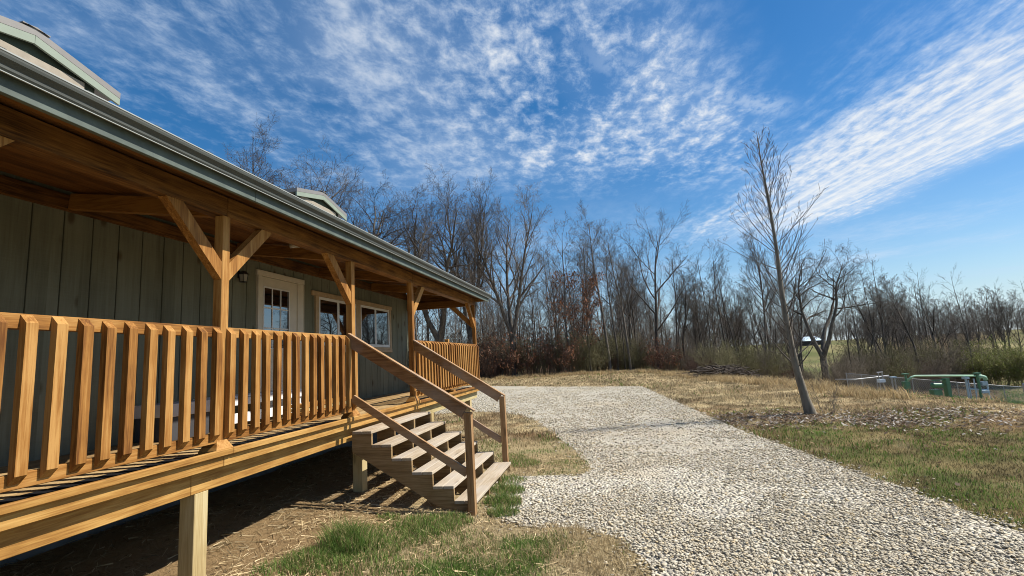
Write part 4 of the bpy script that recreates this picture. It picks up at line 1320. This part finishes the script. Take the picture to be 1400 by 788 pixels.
def shrub(seed, H, W, stems, mats, leaves=None, rm=0.007, r0=0.02):
    T = TreeGeo(seed); R = T.r
    cfg = cfg_tree(rmin=rm, segs=[6, 4, 3], wig=[0.1, 0.18, 0.22], trop=[0.05, 0.05, 0.03], taper=[0.7, 0.6, 0.5], sides=[4, 3, 3], kids=[(7, 10), (3, 5)], start=[0.15, 0.2], ang=[(20, 50), (25, 55)], len=[(0.28, 0.5), (0.4, 0.65)], short=[0.4, 0.3])
    for k in range(stems):
        a = R.random() * 6.283; rr = R.random() ** 0.5 * W * 0.32; tl = R.uniform(0.05, 0.75)
        T.branch((rr * math.cos(a), rr * math.sin(a), -0.1), (math.cos(a) * tl * 0.8, math.sin(a) * tl * 0.8, 1), H * R.uniform(0.55, 1) * (1 - 0.25 * tl), r0, 0, cfg, 'crown')
    T.parts['stems'] = T.parts.pop('crown'); T.parts.pop('trunk')
    for kk in list(T.parts): pass
    return T.finish('shrub', 'shrub', 'shrub', {'stems': mats}, None, leaves)


PROT['brush'] = shrub(31, 4.6, 3.2, 26, M_BRUSH)
PROT['brush_olive'] = shrub(32, 4.2, 3.4, 26, M_TWIGO, leaves=(1500, 0.03, [(0.16, 0.16, 0.06), (0.13, 0.12, 0.05)], 9))
PROT['brush_rust'] = shrub(33, 4.4, 3.2, 18, M_TWIGR, leaves=(1100, 0.085, RUST, 9))
PROT['brush_low'] = shrub(34, 2.4, 3.0, 34, M_TWIGR, r0=0.014)
PROT['willow'] = shrub(35, 3.9, 5.2, 90, M_TWIGO, leaves=(16000, 0.05, [(0.17, 0.19, 0.05), (0.14, 0.16, 0.045), (0.2, 0.2, 0.07)], 9), r0=0.016)
PROT['bramble'] = shrub(36, 3.2, 4.6, 48, M_BRUSH, r0=0.014)

USED = set()


def put(kind, x, y, rz=None, sc=1.0, name=None, label=None, cat=None, group=None):
    z = float(terrain(np.array([x]), np.array([y]))[0])
    src = PROT[kind]
    rz = random.random() * 6.283 if rz is None else rz
    if kind not in USED:
        USED.add(kind); o = src
        o.location = (x, y, z); o.rotation_euler = (0, 0, rz); o.scale = (sc, sc, sc)
    else:
        o = copy_tree(src, (x, y, z), rz, sc)
    if name: o.name = name
    for k, v in (('label', label), ('category', cat), ('group', group)):
        if v: o[k] = v
        elif k in o.keys() and k == 'group': del o[k]
    return o


def putp(kind, px, dep, **kw):
    x, y = ground_at(px, dep)
    return put(kind, x, y, **kw)


# named trees of the wood edge
HERO = [
    ('oak', 372, 34, 1.12, 'broad_oak', 'dark crooked bare oak whose crown rises over the roof left of the far dormer'),
    ('tall2', 352, 33, 1.0, 'bare_tree', 'slender upright bare tree over the roof, left of the crooked oak'),
    ('spread', 425, 38, 1.15, 'bare_tree', 'round topped bare tree directly behind the far dormer'),
    ('oak', 500, 44, 1.2, 'bare_tree', 'wide bare tree with dense twigs rising just right of the far dormer'),
    ('oak', 540, 44, 1.15, 'broad_oak', 'heavy limbed bare oak above the middle of the porch roof'),
    ('oak', 602, 50, 1.22, 'bare_tree', 'tall many stemmed bare tree behind the end of the gutter'),
    ('tulip', 644, 52, 1.05, 'bare_tree', 'tall grey bare tree just right of the end of the porch roof'),
    ('tulip', 702, 50, 0.98, 'bare_tree', 'big fan shaped bare tree with several stems, standing alone at the front of the wood'),
    ('rust', 778, 50, 1.1, 'rusty_leaved_tree', 'slim tree with rusty leaves on lower branches, left of its twin'),
    ('rust', 806, 50, 1.02, 'rusty_leaved_tree', 'slim rusty leaved tree right of its twin, beside the tall straight tree'),
    ('tall', 832, 51, 0.92, 'bare_tree', 'tall straight bare tree with a fan top between the rusty trees and the spreading oak'),
    ('spread', 899, 50, 0.98, 'broad_oak', 'spreading bare oak with wide arms at the right end of the wood'),
    ('valley2', 935, 54, 1.0, 'bare_tree', 'smaller bare tree leaning at the right flank of the wood beside the spreading oak'),
    ('oak', 1124, 40, 0.74, 'forked_tree', 'dark forked bare tree standing just behind the leaning young tree'),
    ('valley2', 1000, 58, 0.95, 'bare_tree', 'reddish grey bare tree left of the leaning young tree, beyond the brush pile'),
]
random.seed(21)
for kind, px, dep, sc, nm, lb in HERO:
    putp(kind, px, dep, sc=sc, name=nm, label=lb, cat='tree')

# the rest of the wood, front to back
random.seed(5)
n_w = 0
for k in range(185):
    dep = random.uniform(51, 84)
    px = random.uniform(520, 960)
    edge_fall = max(0.0, (px - 780) / 180)
    if k % 5 == 0: kind, sc = random.choice(('tall', 'tall2')), random.uniform(0.78, 1.0)
    else: kind, sc = random.choice(('pole', 'pole2', 'pole')), random.uniform(0.75, 1.15)
    sc *= (1 - 0.28 * edge_fall) * (0.9 + 0.1 * (dep - 52) / 32)
    if px > 930: sc *= 0.8
    big = kind.startswith('tall')
    putp(kind, px, dep, sc=sc, name='bare_tree' if big else 'pole_tree', cat='tree',
         label='tall thin bare tree crowded among the others in the wood' if big else 'slender pole like tree crowded among the trunks of the wood',
         group='tall bare trees inside the wood' if big else 'slender trees inside the wood')
for k in range(13):
    dep = random.uniform(40, 60); px = random.uniform(330, 470)
    putp(random.choice(('oak', 'spread', 'oak')), px, dep, sc=random.uniform(0.72, 0.95) * dep / 46, name='bare_tree', cat='tree', label='bare tree whose top shows over the house roof', group='trees behind the house roof')
# valley trees on the right
for k in range(76):
    dep = random.uniform(44, 78); px = random.uniform(965, 1420)
    if 1090 < px < 1130: continue
    sc = random.uniform(0.7, 1.08) * (0.92 if px < 1140 else 1.0) * (0.85 if px > 1290 else 1) * (0.8 + 0.2 * dep / 60)
    if px < 1140 and k % 2: sc *= 0.75
    putp(random.choice(('valley', 'valley2', 'pole2', 'pole')), px, dep, sc=sc, name='bare_tree', cat='tree', label='bare grey tree in the hollow beyond the dry field', group='bare trees in the hollow')
for k in range(30):
    dep = random.uniform(40, 66); px = random.uniform(945, 1100)
    putp(random.choice(('valley2', 'valley', 'pole', 'pole2', 'tall2')), px, dep, sc=random.uniform(0.6, 1.0), name='bare_tree', cat='tree', label='small bare tree between the wood and the leaning young tree', group='small trees between the wood and the young tree')
# undergrowth along the wood edge
SH = {'brush': ('shrub', 'grey leafless thicket shrub along the foot of the wood', 'grey shrubs at the wood edge'),
      'brush_olive': ('shrub', 'olive tinted bushy shrub along the foot of the wood', 'olive shrubs at the wood edge'),
      'brush_rust': ('rusty_shrub', 'rust brown leafy shrub along the foot of the wood', 'rusty shrubs at the wood edge'),
      'brush_low': ('shrub', 'low reddish twiggy shrub at the front of the wood', 'low reddish shrubs at the wood edge'),
      'bramble': ('bramble_bush', 'tangled grey bramble bush in the hollow beyond the field', 'bramble bushes in the hollow')}
for k in range(105):
    dep = random.uniform(49.5, 62); px = random.uniform(560, 975)
    kind = random.choices(('brush', 'brush_olive', 'brush_rust', 'brush_low'), (5, 6, 0.5, 2))[0]
    sc = random.uniform(0.75, 1.15) * (1.0 if kind != 'brush_low' else 1.0) * (1 if px < 860 else 0.85)
    nm, lb, gr_ = SH[kind]
    putp(kind, px, dep, sc=sc, name=nm, label=lb, cat='shrub', group=gr_)
for px, dep, sc, lb in ((765, 49, 1.15, 'tall rusty shrub below the two rusty leaved trees'), (720, 49.5, 0.95, 'rusty shrub right of the big fan shaped tree'), (668, 50, 1.0, 'rusty shrub just past the corner of the porch'), (905, 49, 0.8, 'rusty shrub under the spreading oak')):
    putp('brush_rust', px, dep, sc=sc, name='rusty_shrub', label=lb, cat='shrub')
for k in range(120):
    gap = k % 3 == 0
    px = random.uniform(950, 1098) if gap else random.uniform(1120, 1335)
    dep = random.uniform(35, 50) if gap else random.uniform(42, 66)
    kind = random.choice(('bramble', 'brush_low', 'brush_olive', 'brush'))
    sc = random.uniform(0.6, 1.0) * (0.85 if kind == 'brush' else 1) * (1.25 if px > 1165 else 0.85)
    if 1080 < px < 1135: sc *= 0.6
    putp(kind, px, dep, sc=sc, name='bramble_bush', label='tangled leafless bush among the trees of the hollow', cat='bush', group='leafless bushes in the hollow')
putp('bramble', 1150, 36, sc=0.85, name='bramble_bush', label='round brown bramble bush left of the fenced pipework', cat='bush')
putp('willow', 1362, 44, sc=1.0, name='willow_bush', label='rounded olive green bush at the foot of the grassy slope', cat='bush')


# far woods as one mass
def far_woods(name, specs, mat):
    V, F_, o = [], [], 0
    protos = []
    for seed in (61, 62, 63):
        T = TreeGeo(seed)
        T.branch((0, 0, -0.3), (0, 0, 1), 13, 0.18, 0, cfg_tree(segs=[6, 5, 4, 3], kids=[(12, 14), (5, 7), (4, 5)], start=[0.05, 0.2, 0.2], len=[(0.28, 0.42), (0.42, 0.58), (0.45, 0.65)], sides=[5, 3, 3, 3], rmin=0.017), 'trunk')
        vv, ff, off = [], [], 0
        for part in ('trunk', 'crown'):
            a, b_, _ = T.parts[part]
            pv = np.concatenate(a); vv.append(pv); ff.append(np.concatenate(b_) + off); off += len(pv)
        protos.append((np.concatenate(vv), np.concatenate(ff)))
    for x, y, s in specs:
        pv, pf = random.choice(protos)
        a = random.random() * 6.283; ca, sa = math.cos(a), math.sin(a)
        z = float(terrain(np.array([x]), np.array([y]))[0])
        V.append(np.stack([(pv[:, 0] * ca - pv[:, 1] * sa) * s + x, (pv[:, 0] * sa + pv[:, 1] * ca) * s + y, pv[:, 2] * s + z], 1)); F_.append(pf + o); o += len(pv)
    f = np.concatenate(F_)
    me = np_mesh(name, np.concatenate(V), f.ravel(), np.full(len(f), 4), None, True)
    me.materials.append(mat)
    tag(link(D.objects.new(name, me)), kind='stuff')


random.seed(77)
sp = []
for k in range(150):
    x, y = ground_at(random.uniform(380, 985), random.uniform(84, 125)); sp.append((x, y, random.uniform(0.75, 1.15)))
for k in range(150):
    dep = random.uniform(95, 200); px = random.uniform(1185, 1480)
    if px > 1375 and dep < 150: continue
    x, y = ground_at(px, dep); sp.append((x, y, random.uniform(0.55, 0.95)))
for k in range(150):
    dep = random.uniform(205, 250); px = random.uniform(900, 1250)
    x, y = ground_at(px, dep); sp.append((x, y, random.uniform(0.6, 1.0)))
far_woods('distant_woods', sp, M_TWIG)

# distant barn on the far hill
bx, by = ground_at(1109, 185)
bz = float(terrain(np.array([bx]), np.array([by]))[0])
barn = empty('barn', (bx, by, bz), 'distant low barn with a pale blue roof beside the forked tree', 'barn')
tv = Vector((HL[0], HL[1], 0)); dv = Vector((HD[0], HD[1], 0))


def OB(m, a0, a1, b0, b1, z0, z1):
    c = []
    for zz in (z0, z1):
        for a, b_ in ((a0, b0), (a1, b0), (a1, b1), (a0, b1)):
            p = Vector((bx, by, 0)) + tv * a + dv * b_
            c.append((p.x, p.y, bz + zz))
    m.poly(c, [(0, 3, 2, 1), (4, 5, 6, 7), (0, 1, 5, 4), (1, 2, 6, 5), (2, 3, 7, 6), (3, 0, 4, 7)])
    return m


OB(MB(), -4.2, 4.2, 0, 7, -1.5, 1.7).build('wall', mat_plain('dark barn boards', (0.05, 0.045, 0.045), 0.8), barn)
m = MB()
c = []
for a in (-4.5, 4.5):
    for b_, zz in ((-0.6, 1.72), (3.5, 3.2), (7.6, 1.72), (3.5, 3.35)):
        p = Vector((bx, by, 0)) + tv * a + dv * b_; c.append((p.x, p.y, bz + zz))
m.poly(c, [(0, 1, 2, 3), (7, 6, 5, 4), (0, 4, 5, 1), (1, 5, 6, 2), (2, 6, 7, 3), (3, 7, 4, 0)])
m.build('roof', mat_plain('pale blue metal roof', (0.5, 0.6, 0.68), 0.35, 0.5), barn)

# the leaning young tree in the field
yt = TreeGeo(99)
YTX, YTY = 8.052, 11.612
YZ = float(terrain(np.array([YTX]), np.array([YTY]))[0])


def on_plane(px, py):
    """world point at the young tree's depth"""
    d = ray(px, py); t = ((YTX - CAM[0]) * HD[0] + (YTY - CAM[1]) * HD[1]) / (d[0] * HD[0] + d[1] * HD[1])
    return CAM + d * t


tr_px = [(1110, 571), (1101, 545), (1091, 512), (1081, 470), (1074, 432), (1068, 395), (1064, 360), (1060, 330), (1055, 300), (1050, 270), (1044, 240), (1039, 212), (1035, 188)]
tp = [on_plane(*q) - np.array((YTX, YTY, YZ)) for q in tr_px]
tr_r = [0.15, 0.1, 0.085, 0.075, 0.066, 0.057, 0.049, 0.042, 0.035, 0.032, 0.023, 0.015, 0.008]
tps, trs = [], []
for i in range(len(tp) - 1):
    for f in (0, 0.5):
        tps.append(tp[i] * (1 - f) + tp[i + 1] * f); trs.append(tr_r[i] * (1 - f) + tr_r[i + 1] * f)
tps.append(tp[-1]); trs.append(tr_r[-1])
yt.tube('trunk', tps, trs, 10)
ycfg = cfg_tree(rmin=0.0036, segs=[6, 6, 4, 3], wig=[0.03, 0.065, 0.09, 0.1], trop=[0.0, 0.12, 0.08, 0.05], taper=[0.8, 0.75, 0.7, 0.5], sides=[6, 5, 4, 3], kids=[(1, 1), (4, 7), (0, 2)], start=[0.2, 0.25, 0.3], ang=[(30, 50), (22, 36), (25, 40)], len=[(0.4, 0.5), (0.3, 0.55), (0.35, 0.55)], short=[0.3, 0.55, 0.3])
Ry = random.Random(4)
Ltot = len(tps) - 1
for k in range(80):
    t = 0.18 + 0.79 * (k + Ry.random() * 0.9) / 80
    i = min(int(t * Ltot), Ltot - 1); f = t * Ltot - i
    q = tps[i] * (1 - f) + tps[i + 1] * f
    a = k * 2.4 + Ry.uniform(-0.9, 0.9)
    el = Ry.uniform(0.5, 1.25) if t < 0.6 else Ry.uniform(0.9, 1.7)
    d = np.array((math.cos(a), math.sin(a), el)); d /= np.linalg.norm(d)
    L = (3.1 * (1 - t) ** 0.8 + 0.25) * Ry.uniform(0.5, 1.0) * (0.6 + 0.4 * min(1, max(0, t - 0.2) / 0.25))
    yt.branch(q, d, L, (trs[i] * 0.17 + 0.003), 1, ycfg)
ytree = yt.finish('young_tree', 'leaning young leafless tree standing alone in the dry field right of the drive', 'tree', {'trunk': M_YBARK, 'crown': M_TWIG})
ytree.location = (YTX, YTY, YZ)

# small sapling shoot by its foot
sh = shrub(41, 1.15, 0.4, 3, M_BRUSH, r0=0.007, rm=0.003)
x, y = ground_at(1119, 12.3)
sh.location = (x, y, float(terrain(np.array([x]), np.array([y]))[0]))
sh.name = 'sapling'
tag(sh, 'thin reddish sapling shoots beside the foot of the leaning young tree', 'sapling')

# brush pile
bp = MB(); Rb = random.Random(8)
for k in range(300):
    px = Rb.gauss(995, 22); dep = Rb.uniform(31, 33.5)
    x, y = ground_at(px, dep); z = float(terrain(np.array([x]), np.array([y]))[0])
    hgt = max(0.05, 1.0 - abs(px - 985) / 75) * Rb.random() * 0.8
    a = Rb.gauss(0.0, 0.6); L = Rb.uniform(0.8, 2.6); e = Rb.gauss(0, 0.18)
    dx, dy = HL[0] * math.cos(a) + HD[0] * math.sin(a), HL[1] * math.cos(a) + HD[1] * math.sin(a)
    r_ = Rb.uniform(0.012, 0.045)
    bp.tube([(x - dx * L / 2, y - dy * L / 2, z + hgt - e * L / 2), (x, y, z + hgt + Rb.gauss(0, 0.05)), (x + dx * L / 2, y + dy * L / 2, z + hgt + e * L / 2)], [r_, r_ * 0.9, r_ * 0.5], 4)
o = bp.build('brush_pile', mat_bark('dead brush wood', (0.025, 0.02, 0.017), (0.085, 0.068, 0.055), 3.0))
tag(o, 'long dark heap of cut branches at the edge of the dry field', 'brush pile')

# ------------------------------------------------------------------ pipework and fence beyond the brow
def sta(px, dep):
    x, y = ground_at(px, dep)
    return x, y, float(terrain(np.array([x]), np.array([y]))[0])


DEP = 25.0


def pt(px, py, dep=DEP):
    d = ray(px, py); t = dep / (d[0] * HD[0] + d[1] * HD[1])
    return Vector(CAM + d * t)


gz = sta(1290, DEP)[2]
pw = empty('pipework', (*sta(1290, DEP)[:2], gz), 'green painted pipework with valves and a long overhead pipe beyond the brow of the field', 'pipework')
a, b_ = pt(1246, 517), pt(1334, 513.5)
gA, gB = sta(1242, DEP)[2], sta(1338, DEP)[2]
sl = (pt(1238, 516), pt(1246, 517))
MB().tube([pt(1241, 520), pt(1246, 516), pt(1251, 514.2), pt(1290, 514), pt(1333, 514)], 0.05, 12).build('main_pipe', M_PALEGREEN, pw, True)


def vbox(m, p, w, z0, z1, dpt=0.25):
    for sgn in (0,):
        c = []
        for zz in (z0, z1):
            for u, v in ((-w, -dpt), (w, -dpt), (w, dpt), (-w, dpt)):
                q = Vector((p.x, p.y, 0)) + tv * u + dv * v; c.append((q.x, q.y, zz))
        m.poly(c, [(0, 3, 2, 1), (4, 5, 6, 7), (0, 1, 5, 4), (1, 2, 6, 5), (2, 3, 7, 6), (3, 0, 4, 7)])
    return m


p = pt(1237.5, 512)
m = MB(); vbox(m, p, 0.12, p.z - 0.01, p.z + 0.04, 0.12); m.tube([(p.x, p.y, p.z - 0.05), (p.x, p.y, gz - 0.1)], 0.05, 10); vbox(m, pt(1239, 528), 0.12, pt(1239, 532).z, pt(1239, 522).z, 0.12)
m.build('valve', M_GREENP, pw)
p = pt(1335.5, 511)
m = MB(); vbox(m, p, 0.11, p.z - 0.02, p.z + 0.04, 0.11); m.tube([(p.x, p.y, p.z - 0.05), (p.x, p.y, gz - 0.2)], 0.06, 10)
m.build('valve', M_GREENP, pw)
m = MB()
vbox(m, pt(1294, 525), 0.09, gz - 0.1, pt(1293, 517).z, 0.12); m.tube([pt(1273, 527), pt(1275, 527), pt(1287, 527), pt(1289, 527)], [0.06, 0.13, 0.13, 0.06], 12)
m.tube([pt(1274, 520.5), pt(1284, 520), pt(1291, 519.5)], 0.035, 10); vbox(m, pt(1279, 534), 0.2, gz - 0.1, pt(1279, 533).z, 0.15)
m.build('separator', M_GREENP, pw)
m = MB(); q = pt(1343, 516)
m.tube([pt(1337, 517), pt(1341, 514.5), pt(1346, 516), pt(1348, 520)], 0.09, 10)
m.build('elbow_pipe', M_PALEGREEN, pw, True)
m = MB()
for px in (1331, 1338, 1349):
    t_ = pt(px, 518 if px < 1345 else 522); m.tube([(t_.x, t_.y, t_.z), (t_.x, t_.y, gz - 0.2)], 0.035, 8)
m.tube([pt(1322, 532), pt(1350, 533)], 0.03, 8); vbox(m, pt(1345, 536), 0.17, pt(1345, 537.5).z, pt(1345, 534.5).z, 0.15); vbox(m, pt(1344, 524), 0.14, pt(1344, 527).z, pt(1344, 522).z, 0.12)
m.build('meter_frame', M_BLUEGREY, pw)
m = MB(); t_ = pt(1320, 517)
vbox(m, pt(1320, 517), 0.11, pt(1320, 518.5).z, pt(1320, 515.5).z, 0.1); m.tube([(t_.x, t_.y, t_.z), (t_.x, t_.y, gz - 0.2)], 0.05, 8); m.tube([(t_.x + 0.1, t_.y, t_.z - 0.1), (t_.x + 0.1, t_.y, gz - 0.2)], 0.025, 8)
m.build('meter_stand', M_BLUEGREY, pw)

sg = empty('meter_box', (*sta(1203, 25)[:2], sta(1203, 25)[2]), 'small pale meter box under a frame of pipes left of the green pipework', 'meter')
m = MB()
for px in (1200.5, 1205.5):
    t_ = pt(px, 509.5); m.tube([(t_.x, t_.y, t_.z), (t_.x, t_.y, sta(1203, 25)[2] - 0.1)], 0.025, 8)
m.tube([pt(1198.5, 509.5), pt(1207, 509)], 0.025, 8)
m.build('frame', M_STEEL, sg)
m = MB(); vbox(m, pt(1205, 521), 0.14, pt(1205, 523).z, pt(1205, 518.7).z, 0.1); m.build('case', mat_plain('pale blue case', (0.55, 0.63, 0.7), 0.5), sg)
sg2 = empty('meter_post', (*sta(1220, 25.3)[:2], sta(1220, 25.3)[2]), 'short steel post with a pale cap between the meter box and the green pipework', 'meter post')
m = MB(); t_ = pt(1221, 517, 25.3)
for px in (1219, 1223):
    t_ = pt(px, 517, 25.3); m.tube([(t_.x, t_.y, t_.z), (t_.x, t_.y, sta(1220, 25.3)[2] - 0.1)], 0.03, 8)
m.build('post', M_STEEL, sg2)
m = MB(); vbox(m, pt(1221, 516, 25.3), 0.11, pt(1221, 517, 25.3).z, pt(1221, 515, 25.3).z, 0.1); m.build('cap', M_BLUEGREY, sg2)


def mat_mesh():
    m, b = new_mat('chain link mesh')
    x, y, z = split(coords())
    s = 1 / 0.075
    u = (x * float(HL[0]) + y * float(HL[1])) * s
    w = z * s
    a1 = N.op('ABSOLUTE', N.op('FRACT', u + w) - 0.5); a2 = N.op('ABSOLUTE', N.op('FRACT', u - w + 100.0) - 0.5)
    ln = N.op('MAXIMUM', a1, a2)
    al = N.op('GREATER_THAN', ln, 0.43)
    setc(b, (0.38, 0.39, 0.4), 0.45, spec=0.5, metal=0.5)
    N.tree.links.new(al.s, b.inputs['Alpha'])
    return m


M_MESH = mat_mesh()
fence = empty('chain_link_fence', sta(1260, 27), 'low grey chain link fence with steel posts around the green pipework', 'fence')
fpx = [1152, 1172, 1192, 1212, 1240, 1270, 1300, 1330, 1362, 1396]
fd = [29, 28.6, 28.2, 27.8, 27.4, 27.0, 26.8, 26.6, 26.6, 26.6]
tops = []
for px, dp in zip(fpx, fd):
    x, y, z = sta(px, dp)
    tops.append(Vector((x, y, z + 0.97)))
    MB().tube([(x, y, z - 0.1), (x, y, z + 1.0)], 0.022, 8).build('post', M_STEEL, fence)
MB().tube(tops, 0.014, 8).build('top_rail', M_STEEL, fence, True)
m = MB()
for i in range(len(tops) - 1):
    a, b_ = tops[i], tops[i + 1]
    n = dv * 0.002
    m.poly([a - n - Vector((0, 0, 0.95)), b_ - n - Vector((0, 0, 0.95)), b_ - n, a - n], [(0, 1, 2, 3)])
m.build('wire_mesh', M_MESH, fence)
for k, (px, dp) in enumerate(((1391, 21.0), (1397, 20.6))):
    x, y, z = sta(px, dp)
    o = MB().tube([(x, y, z - 0.1), (x, y, z + 0.95), (x, y, z + 1.0)], [0.07, 0.07, 0.045], 10).build('steel_bollard', M_STEEL)
    tag(o, 'grey steel bollard at the right edge, ' + ('left one of the pair' if k == 0 else 'right one of the pair'), 'bollard', 'steel bollards')
pl = MB()
tops = []
a = [pt(1142, 519, 27), pt(1170, 519, 27), pt(1197, 516, 27), pt(1215, 513.5, 27)]
pl.tube(a, 0.03, 8)
o = pl.build('steel_pipe', M_STEEL, None, True)
# rests on stands
for q in a[::2]:
    zz = float(terrain(np.array([q.x]), np.array([q.y]))[0])
tag(o, 'long bare steel pipe sloping up toward the meter box', 'pipe')
m = MB()

# prototypes that were never placed
for k, o in PROT.items():
    if k not in USED:
        for ch in list(o.children): D.objects.remove(ch)
        D.objects.remove(o)

# ------------------------------------------------------------------ SKY AND SUN
SUN_EL, SUN_AZ = math.radians(49.0), math.radians(14)     # azimuth from +X towards +Y
w = D.worlds.new('World'); scene.world = w; w.use_nodes = True
nt = w.node_tree; N.tree = nt
bg = nt.nodes['Background']
sky = nt.nodes.new('ShaderNodeTexSky'); sky.sky_type = 'NISHITA'; sky.sun_disc = False
sky.sun_elevation = SUN_EL; sky.sun_rotation = math.pi / 2 - SUN_AZ
sky.altitude = 300; sky.air_density = 1.0; sky.dust_density = 0.4; sky.ozone_density = 1.6
dx, dy, dz = split(coords('Generated'))
zz = N.op('MAXIMUM', dz, 0.03)
u = dx / zz; v = dy / zz
a = u + (v - 3.0) * 0.166
warp = n_noise(n_xyz(u, v), 1.3, 4, 0.55)
aw = a + (warp - 0.5) * 0.55
band = n_step(0.4, 1.35, aw) * (1.0 - n_step(2.1, 2.75, aw)) * (1.0 - n_step(4.3, 6.0, v))
stri = n_noise(n_xyz(a * 7.0 + warp * 1.5, v * 0.55), 1.0, 6, 0.6, 0.2)
fine = n_noise(n_xyz(u * 15.0 + v * 1.5, v * 8.0 - u * 2.0), 1.0, 7, 0.64, 0.15)
lines = n_noise(n_xyz(a * 13.0 + warp * 1.2, v * 0.3), 1.0, 4, 0.55, 0.1)
core = n_step(1.0, 1.6, aw) * (1.0 - n_step(1.9, 2.6, aw)) * (1.0 - n_step(4.0, 5.6, v))
ban = N.op('MAXIMUM', band * n_step(0.42, 0.72, stri * 0.4 + fine * 0.4 + band * 0.18), core * (0.45 + 0.55 * n_step(0.35, 0.65, lines * 0.7 + fine * 0.3)))
# ripple cloud field on the left
big = n_noise(n_xyz(u * 1.1 + 4.3, v * 0.9 + 2.0), 1.0, 4, 0.55, 0.2)
big2 = n_noise(n_xyz(u * 2.6 + v * 0.7 + 1.0, v * 2.0 - u * 0.6), 1.0, 3, 0.5, 0.2)
rip = n_noise(n_xyz(u * 13.0 + v * 1.5, v * 8.5 - u * 2.5), 1.0, 8, 0.66, 0.2)
rows = n_noise(n_xyz((a + (warp - 0.5) * 0.35) * 5.5, v * 0.8 + 5.0), 1.0, 3, 0.5, 0.2)
fld = (1.0 - n_step(0.8, 1.5, aw)) * (1.0 - n_step(2.4, 3.4, v - u * 0.25))
fld = fld * (1.0 - n_step(-0.05, 0.45, u - (v - 1.25) * 0.6))
alto = fld * n_step(0.45, 0.68, rip * 0.46 + big * 0.2 + big2 * 0.14 + rows * 0.23) * (0.45 + 0.42 * n_step(-0.8, -0.1, u))
veil = fld * n_step(0.3, 0.65, big) * 0.2
trail = (1.0 - n_step(0.02, 0.13, N.op('ABSOLUTE', (v - 1.90) - (u - 0.45) * 0.78 + (warp - 0.5) * 0.3))) * n_step(-0.2, 0.25, u) * (1.0 - n_step(0.75, 1.0, u)) * 0.45 * n_step(0.3, 0.6, fine)
low = n_noise(n_xyz(u * 0.5, v * 0.45), 1.0, 6, 0.62, 0.3)
lowb = n_step(0.45, 0.72, low * 0.85 + fine * 0.15) * n_step(2.8, 4.0, v) * 0.5 * (1.0 - n_step(7, 13, v))
hz = N.op('POWER', 1.0 - N.op('MINIMUM', zz, 1.0), 8.0) * 0.85
den = N.op('MINIMUM', N.op('MAXIMUM', N.op('MAXIMUM', N.op('MAXIMUM', ban, trail), alto + veil), lowb), 1.0)
den = den * n_step(-0.02, 0.06, dz)
hsv = nt.nodes.new('ShaderNodeHueSaturation'); hsv.inputs['Saturation'].default_value = 1.42; hsv.inputs['Value'].default_value = 1.6
nt.links.new(sky.outputs[0], hsv.inputs['Color'])
cloudc = n_mix(n_step(0.0, 1.0, den), (7.0, 9.2, 12.2), (11.2, 11.6, 12.0))
colr = n_mix(den, n_mix(hz, hsv.outputs[0], (5.4, 7.6, 10.2)), cloudc)
nt.links.new(colr, bg.inputs[0])
bg.inputs[1].default_value = 0.052

sd = D.lights.new('sun', 'SUN'); sd.energy = 5.0; sd.angle = math.radians(0.53); sd.color = (1.0, 0.95, 0.86)
so = link(D.objects.new('sun', sd))
s = Vector((math.cos(SUN_AZ) * math.cos(SUN_EL), math.sin(SUN_AZ) * math.cos(SUN_EL), math.sin(SUN_EL)))
so.rotation_euler = (-s).to_track_quat('-Z', 'Y').to_euler()
so.location = (20, 20, 30)

vs_ = scene.view_settings
scene.display_settings.display_device = 'sRGB'
vs_.view_transform = 'Standard'; vs_.look = 'None'; vs_.exposure = 0.6; vs_.gamma = 1.0
scene.cycles.max_bounces = 5
scene.cycles.filter_width = 1.0
scene.cycles.use_denoising = True
scene.cycles.transparent_max_bounces = 12
